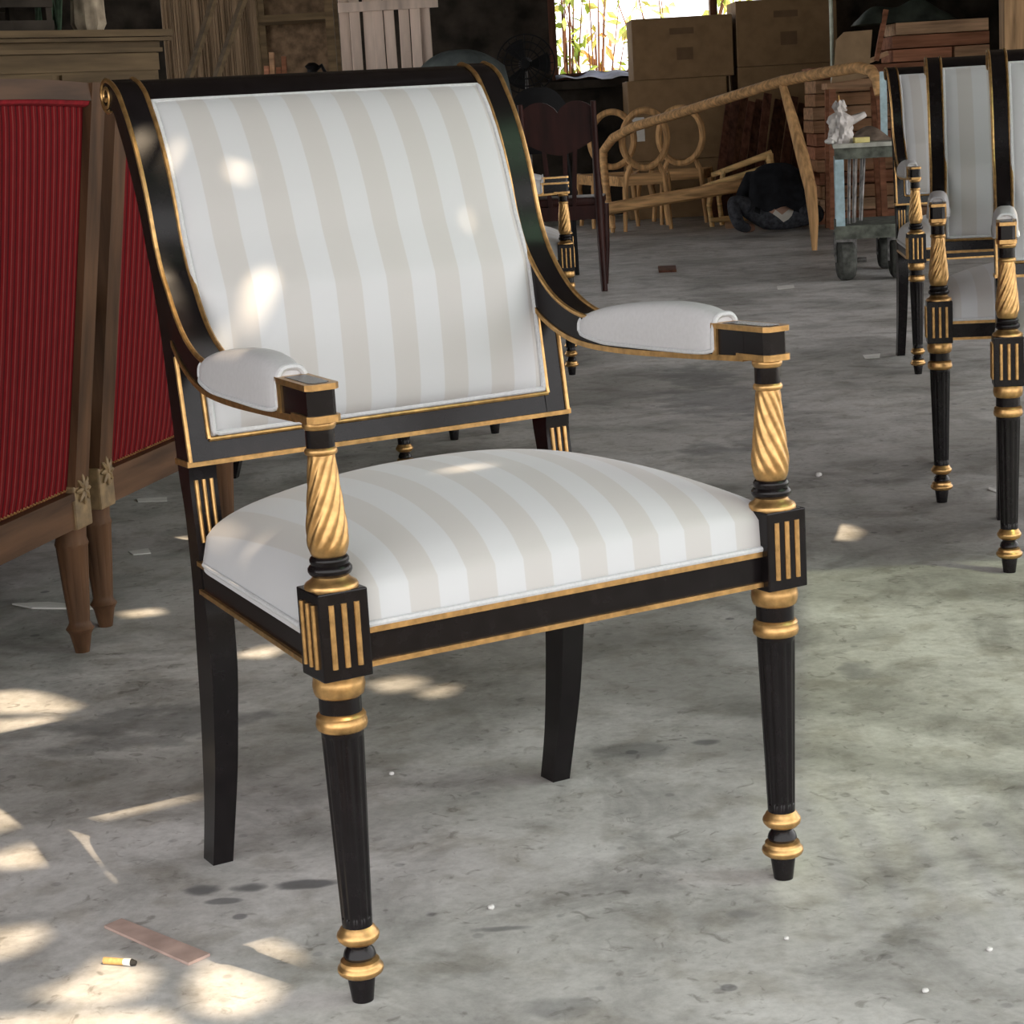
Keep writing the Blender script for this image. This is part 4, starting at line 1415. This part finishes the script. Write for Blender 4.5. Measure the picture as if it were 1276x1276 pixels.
# left leg folded up, knee out to the side; right leg folded flat
hl = vtx((-.09, .03, .105), .095, pel)
kl = vtx((-.325, .06, .235), .066, hl)
al = vtx((-.285, -.02, .06), .044, kl)
fl0 = vtx((-.22, .05, .035), .036, al)
vtx((-.17, .13, .03), .028, fl0)
hr = vtx((.10, .03, .10), .095, pel)
kr = vtx((.31, .20, .10), .068, hr)
ar = vtx((.10, .36, .05), .045, kr)
fr0 = vtx((.02, .40, .04), .036, ar)
vtx((-.05, .42, .03), .028, fr0)
body = skin_body('body', V, E_, RD, SKIN, PS)
for m_ in (SHIRT, JEANS, UNDER):
    body.data.materials.append(m_)
for pg in body.data.polygons:
    c = pg.center
    ysp = .10 * max(0, (c.z - .2))
    leg = c.z < .145 and c.y < .33 or (c.x < -.17 and c.y < .12 and c.z < .33) or (c.x > .13 and c.z < .2 and c.y < .32 and not (c.y > .24 and c.z > .14)) or (c.z < .11 and c.y < .40 and abs(c.x) > .12)
    foot = (c.x > -.25 and c.x < -.12 and c.y > .03 and c.z < .075 and c.y < .2) or (c.y > .36 and c.z < .08 and c.x < .06 and c.x > -.1)
    if c.y > .30 and c.z > .22 and abs(c.x) < .12:
        pg.material_index = 0
    elif foot:
        pg.material_index = 0
    elif leg:
        pg.material_index = 2
    elif c.y > .36:
        pg.material_index = 0
    else:
        pg.material_index = 1
    if c.y < -.03 and .135 < c.z < .165 and abs(c.x) < .085 - abs(c.z - .16):
        pg.material_index = 0
    if c.y < -.03 and .085 < c.z <= .135 and abs(c.x) < .02 + (c.z - .085) * 1.25:
        pg.material_index = 3
# shirt shell hanging from the back
def shirt(u, v):
    a = pi * (1.0 + u)          # behind half
    w = .168 + .055 * v
    yy = .16 * (1 - v) ** 1.2 - .005
    z = .465 - .30 * v
    return (w * cos(a) * (1.0 if v > .15 else .75 + 1.6 * v), yy + .115 * sin(a) * (.45 + .55 * v), z + .02 * v * sin(7 * a) - .03 * (abs(cos(a)) ** 3) * (1 - v))
MB().grid(shirt, 28, 18).build('shirt', SHIRT, PS)
hr_ = MB().grid(lambda u, v: (.012 + .095 * cos(2 * pi * u) * sin(pi * (.02 + .6 * v)), .40 + .095 * sin(2 * pi * u) * sin(pi * (.02 + .6 * v)) - .0, .345 + .085 * cos(pi * (.02 + .6 * v))), 24, 12).build('hair', HAIR, PS)

# ------------------------------------------------------------------ wheeled trolley with rods, and what lies on it
w1, w2 = ground(1055, 350), ground(1098, 333)
k = w1.y / FPX
tr = thing('trolley', 'dusty steel trolley with a pale blue post and rubber wheels', 'trolley', (w1.x, w1.y, 0), radians(-9))
zz = lambda py: CAM_H - (py - 111.5) * k
TW, TD = .36, .62
zt_, zb_ = zz(178), zz(283)
MB().box(-.05, TW, -.02, TD, zt_ - .02, zt_).build('top', plain('pale_grey_top', (.42, .43, .38), .6, var=.15), tr, smooth=False)
MB().box(-.04, TW - .01, 0, TD - .02, zt_ - .075, zt_ - .021).build('top_frame', TROLLEY, tr, smooth=False)
MB().box(-.05, TW, -.02, TD, zb_ - .045, zb_ + .02).build('base', TROLLEY, tr, smooth=False)
for (x, y, m_) in ((-.022, .0, BLUEPAINT), (TW - .03, .0, TROLLEY), (-.022, TD - .04, BLUEPAINT), (TW - .03, TD - .04, TROLLEY)):
    MB().box(x - .022, x + .022, y - .016, y + .016, zb_ + .02, zt_ - .075).build('post', m_, tr, smooth=False)
MB().box(.20, .235, TD - .06, TD - .03, zt_, zt_ + .34).build('handle_post', BLUEPAINT, tr, smooth=False)
R_ = .098
for (x, y, rr) in ((0.0, .04, R_), (.22, .60, .085), (0.0, .60, .085), (.26, .04, R_)):
    wh = MB()
    n = 28
    for (xx, r) in ((-.028, rr * .8), (-.022, rr * .97), (0, rr), (.022, rr * .97), (.028, rr * .8)):
        pass
    prof = [(-.042, rr * .62), (-.042, rr * .82), (-.028, rr * .97), (0, rr), (.028, rr * .97), (.042, rr * .82), (.042, rr * .62)]
    wh.lathe(prof, n, caps=True)
    w_ = wh.build('wheel', RUBBER, tr, loc=(x, y, rr), rot=(0, pi / 2, radians(8)))
    MB().lathe([(-.034, .025), (-.034, .04), (.034, .04), (.034, .025)], 16).build('hub', STEEL, w_)
    f_ = MB()
    for s in (-1, 1):
        f_.beam((x + s * .05, y, rr - .01), (x + s * .05, y + .01, zb_ - .045), .010, .03, up=(0, 1, 0))
    f_.box(x - .045, x + .045, y - .04, y + .04, zb_ - .06, zb_ - .044)
    f_.build('fork', STEEL, tr, smooth=False)
MB().tube([(.03, .04, R_), (.10, .04, R_)], .012, 8).build('axle_bolt', STEEL, tr)
rnd = random.Random(4)
for i, px in enumerate((1069, 1077, 1082, 1089, 1092, 1097, 1102)):
    x = w1.x + (px - 1055) * k + rnd.uniform(-.01, .01)
    y = w1.y + .12 + .06 * i
    o = MB().tube([(x - .012, y, zb_ + .021), (x + rnd.uniform(-.0, .02), y + .02, zt_ - .08)], .008, 8)
    tag(o.build('steel_rod', STEEL), words[i] + ' rusty steel rod in the trolley, counted from the pale blue post', 'rod', 'steel rods in the trolley')

bagp = (w1.x + (1056 - 1055) * k + .0, w1.y + .10, zt_)
bag = thing('plastic_bag', 'cloudy white plastic bag knotted at the top on the trolley', 'bag', bagp)
def bagf(u, v):
    a = 2 * pi * u
    r = interp([(0, .052), (.08, .060), (.30, .050), (.55, .060), (.68, .046), (.78, .018), (.86, .034), (1.0, .020)], v)
    r *= 1 + .13 * sin(5 * a + 6 * v) + .09 * sin(9 * a - 14 * v) + .06 * sin(17 * a + 21 * v)
    return (r * cos(a), r * sin(a), .20 * v + (.012 * sin(3 * a) if v > .8 else 0))
MB().grid(bagf, 40, 30).build('bag_body', BAGMAT, bag)
MB().tube([(.03, 0, .10), (.07, 0, .115), (.12, -.01, .135), (.125, -.01, .137)], [.026, .022, .016, .012], 8).build('bag_handle', BAGMAT, bag)
MB().tube([(0, 0, .17), (-.004, 0, .235)], .003, 6).build('straw', CORK, bag)
tag(MB().bbox(w1.x + .06, w1.x + .135, w1.y + .02, w1.y + .08, zt_, zt_ + .026, .003).build('foam_block', YELLOW, smooth=False), 'small pale yellow foam block on the trolley beside the plastic bag', 'block')
def ragf(u, v):
    return (w1.x + .06 + .22 * u, w1.y + .16 + .26 * v, zt_ + .002 + .055 * (sin(pi * u) * sin(pi * v)) ** .6 * (1 + .35 * sin(9 * u + 5 * v)))
tag(MB().grid(ragf, 24, 20).build('rag', RAGMAT), 'brown crumpled rag heaped at the back of the trolley top', 'rag')
tag(MB().tube([(w1.x - .075, w1.y + .06, zt_ + .014), (w1.x - .060, w1.y + .035, zt_ + .02), (w1.x - .05, w1.y + .005, zt_ + .012)], [.010, .016, .008], 8).build('paper_wad', PAPER), 'small wad of whitish paper on the corner of the trolley', 'paper')

# ------------------------------------------------------------------ lumber pile behind the trolley
rnd = random.Random(21)
LY = 14.3
kl = LY / FPX
zl = lambda py: CAM_H - (py - 108) * kl
rows = 15
htop = atY(1180, 24, LY).z
hh = htop / rows
cnt = 0
for r in range(rows):
    z0 = r * hh
    x = atY(1012, 150, LY).x + rnd.uniform(0, .05)
    xe = atY(1240, 60, LY).x
    if r > 11:
        x = atY(1112, 60, LY).x + rnd.uniform(-.02, .05)
    ndiv = 1 if r % 3 else 2
    brk = [x, x + (xe - x) * rnd.uniform(.4, .6), xe] if ndiv == 2 else [x, xe]
    for j in range(ndiv):
        o = MB().bbox(brk[j] + .004, brk[j + 1] - rnd.uniform(.004, .05), LY + rnd.uniform(-.05, .04), LY + .45, z0 + .003, z0 + hh - .004, .004)
        lab = ('%s board layer up the lumber pile behind the trolley' % words[r]) + ((', part nearer the seated person' if j == 0 else ', part nearer the wooden post') if ndiv == 2 else '')
        tag(o.build('stacked_board', LUMBER[(r * 2 + j + rnd.randrange(2)) % 5], smooth=False), lab, 'board', 'boards of the lumber pile')

tp0 = atY(1130, 12, LY)
def tarp2(u, v):
    return (atY(1072, 10, LY).x + .68 * u, LY + .02 + .40 * v, htop - .004 + .004 + .13 * (max(0, sin(pi * u)) * max(0, sin(pi * v))) ** .5 * (1 + .25 * sin(12 * u) + .2 * sin(7 * v)))
tag(MB().grid(tarp2, 36, 20).build('folded_tarp', DKTARP), 'dark green folded tarpaulin lying on the lumber pile', 'tarpaulin')
# cardboard sheet and offcuts leaning in front of the pile
CYY = 13.7
def quad_sheet(pts, Y, th, mat, name, label, cat):
    q = [atY(px, py, Y) for px, py in pts]
    mb = MB()
    n = len(q)
    mb.add([tuple(a) for a in q] + [(a.x, a.y + th, a.z) for a in q], [tuple(range(n)), tuple(range(2 * n - 1, n - 1, -1))] + [(i, (i + 1) % n, n + (i + 1) % n, n + i) for i in range(n)])
    return tag(mb.build(name, mat, smooth=False), label, cat)
rk = thing('trestle', 'tall wooden trestle standing between the trolley and the cartons', 'trestle', (atY(1066, 120, CYY).x, CYY + .06, 0))
zt2 = atY(1062, 102, CYY).z
MB().box(-.18, .20, 0, .22, zt2 - .04, zt2 - .001).build('trestle_top', LUMBER[1], rk, smooth=False)
for sx_ in (-.14, .17):
    for yy in (.02, .20):
        MB().beam((sx_ * 1.15, yy, 0), (sx_, yy, zt2 - .04), .04, .04).build('leg', LUMBER[2], rk, smooth=False)
quad_sheet([(1040, 82), (1042, 50), (1052, 40), (1087, 37), (1084, 78), (1082, 96), (1036, 104)], CYY + .08, .02, CARTONL, 'cardboard_sheet', 'light brown cardboard sheet propped upright on the trestle', 'cardboard')
for i, (pa, pb, lab) in enumerate((((1092, 78), (1104, 12), 'dark wooden slat standing tilted on the lumber pile beside the cardboard sheet'), ((1083, 78), (1106, 66), 'short pale offcut lying against the upper boards of the lumber pile'))):
    a, b = atY(*pa, LY + .03 + .02 * i), atY(*pb, LY + .03 + .02 * i)
    a.z = 12 * hh + .02
    tag(MB().beam(a, b, .03, .05, up=(0, 1, 0)).build('slat_offcut', LUMBER[(i + 2) % 4], smooth=False), lab, 'offcut', 'offcuts on the lumber pile')
pp_ = atY(1068, 60, 13.1)
pl = thing('pole', 'thin pale greenish pole standing behind the cardboard sheet', 'pole', (pp_.x, 14.05, 0))
MB().tube([(0, 0, .02), (0, 0, 2.75)], .014, 10).build('shaft', plain('pale_green_paint', (.55, .6, .5), .5), pl)
MB().lathe([(0, .05), (.015, .05), (.03, .02)], 16).build('foot', STEEL, pl)
pq = atY(1262, 30, 11.5)
tag(MB().bbox(pq.x - .06, pq.x + .06, 11.45, 11.57, 0, 2.78, .006).build('timber_post', wood('post_wood', (.34, .22, .12), .7, 2), smooth=False), 'square timber post holding the roof behind the right-hand armchair row', 'post')

# ------------------------------------------------------------------ small things on the floor
a, b, c, d = ground(130, 1157), ground(235, 1204), ground(262, 1192), ground(152, 1148)
pl_ = MB()
pl_.prism([(p.x, p.y) for p in (a, b, c, d)], .0005, .004)
ps = pl_.build('hardboard_strip', PINKB, smooth=False)
tag(ps, 'thin pinkish hardboard strip lying on the concrete near the front foot', 'strip')
a, b = ground(130, 1201), ground(170, 1204)
cg = thing('cigarette_butt', 'stubbed out tan cigarette butt on the floor by the hardboard strip', 'cigarette butt', (a.x, a.y, 0))
d = b - a
MB().tube([(0, 0, .0042), (d.x * .62, d.y * .62, .0042)], .0040, 10).build('filter', CORK, cg)
MB().tube([(d.x * .62, d.y * .62, .0042), (d.x * .85, d.y * .85, .0044)], [.0040, .0046], 10).build('paper', PAPER, cg)
MB().tube([(d.x * .85, d.y * .85, .0044), (d.x, d.y, .004)], [.0044, .0028], 10).build('burnt_end', ASH, cg)
def scrap(pts, label, name='paper_scrap', mat=PAPER, th=.002):
    q = [ground(*p) for p in pts]
    tag(MB().prism([(p.x, p.y) for p in q], .0004, th).build(name, mat, smooth=False), label, 'scrap')
scrap([(968, 357), (989, 355), (990, 359), (969, 361)], 'white paper strip on the floor between the settee frame leg and the trolley')
scrap([(1075, 443), (1097, 441), (1096, 446), (1078, 447)], 'white paper strip on the floor in front of the trolley-side armchair')
scrap([(820, 334), (842, 333), (843, 339), (821, 340)], 'dark flat offcut on the floor short of the long settee frame', 'wood_scrap', DKLUMBER[0], .012)
scrap([(903, 278), (922, 277), (923, 284), (904, 285)], 'small brown wood block on the floor beside the seated person', 'wood_scrap', LUMBER[1], .03)
scrap([(170, 622), (208, 620), (208, 625), (172, 626)], 'pale paper strip under the half hidden red armchair')
scrap([(160, 688), (185, 684), (188, 690), (166, 692)], 'pale crumpled scrap below the red armchairs')
scrap([(15, 754), (60, 752), (115, 757), (116, 760), (40, 759)], 'long pale wood sliver on the floor behind the red armchair legs', 'wood_sliver', PAPER, .004)
scrap([(1232, 608), (1252, 614), (1250, 617), (1232, 611)], 'thin curved shaving on the floor beside an armchair foot', 'wood_shaving', PAPER, .003)
for i, (px, py, r, lab) in enumerate(((612, 1133, .0042, 'small round white pebble between the front legs'), (1020, 594, .008, 'pale pebble right of the gilt arm post'), (980, 1171, .003, 'tiny white crumb near the front foot with the shadow streak'), (1233, 1185, .0035, 'tiny white crumb on the bare concrete right of the chair'), (1153, 1237, .0038, 'flat white crumb on the bare concrete nearest the frame corner'), (488, 966, .004, 'white crumb on the concrete under the seat'))):
    g = ground(px, py)
    rnd = random.Random(i)
    bm = bmesh.new()
    bmesh.ops.create_icosphere(bm, subdivisions=2, radius=r)
    for p in bm.verts:
        p.co *= rnd.uniform(.85, 1.12)
        p.co.z *= .75
    me = bpy.data.meshes.new('pebble')
    bm.to_mesh(me)
    bm.free()
    me.materials.append(STONE)
    o = bpy.data.objects.new('pebble', me)
    COL.objects.link(o)
    o.location = (g.x, g.y, r * .70)
    tag(o, lab, 'pebble')

# ------------------------------------------------------------------ garden seen through the window opening
def bush(name, label, loc, h, rx, n, mats, seed, size=.09):
    rnd = random.Random(seed)
    t = thing(name, label, 'bush', loc)
    st = MB()
    tips = []
    for i in range(14):
        a = rnd.uniform(0, 2 * pi)
        r = rnd.uniform(.2, 1) * rx
        e = (r * cos(a), r * sin(a) * .6, h * rnd.uniform(.6, 1.0))
        st.tube([(e[0] * .1, e[1] * .1, 0), (e[0] * .5, e[1] * .5, e[2] * .55), e], [.02, .012, .004], 5)
        tips.append(e)
    st.build('stems', DKLUMBER[2], t)
    for mi, m_ in enumerate(mats):
        lv = MB()
        for i in range(n // len(mats)):
            e = rnd.choice(tips)
            q = rnd.uniform(.3, 1.0)
            c = Vector((e[0] * q + rnd.uniform(-.14, .14), e[1] * q + rnd.uniform(-.14, .14), max(.05, e[2] * q + rnd.uniform(-.12, .12))))
            eu = Euler((rnd.uniform(-1.2, 1.2), rnd.uniform(-1.2, 1.2), rnd.uniform(0, 6.28))).to_matrix()
            s_ = size * rnd.uniform(.6, 1.2)
            pts = [(-s_, 0, 0), (-.2 * s_, -.38 * s_, .05 * s_), (s_, 0, -.1 * s_), (-.2 * s_, .38 * s_, .05 * s_)]
            lv.add([c + eu @ Vector(p) for p in pts], [(0, 1, 2), (0, 2, 3)])
        tag(lv.build('leaves', m_, t, smooth=False), kind='stuff')
    return t
bush('bush', 'thin green bush just outside the window opening near its dark jamb', (.72, 18.6, 0), 2.5, .22, 170, [LEAF], 1, .08)
bush('bush', 'yellow-green bush behind the carton, outside the window', (1.9, 20.5, 0), 2.6, .9, 420, [LEAF, LEAF2], 2)
bush('bush', 'orange-leaved shrub outside the middle of the window opening', (1.05, 19.8, 0), 2.2, .35, 90, [LEAFR, LEAF2, LEAF2], 3, .10)
bush('bush', 'low yellowish bush at the bottom of the window view', (1.0, 22.0, 0), 1.45, 1.0, 420, [LEAF2, LEAF], 4)
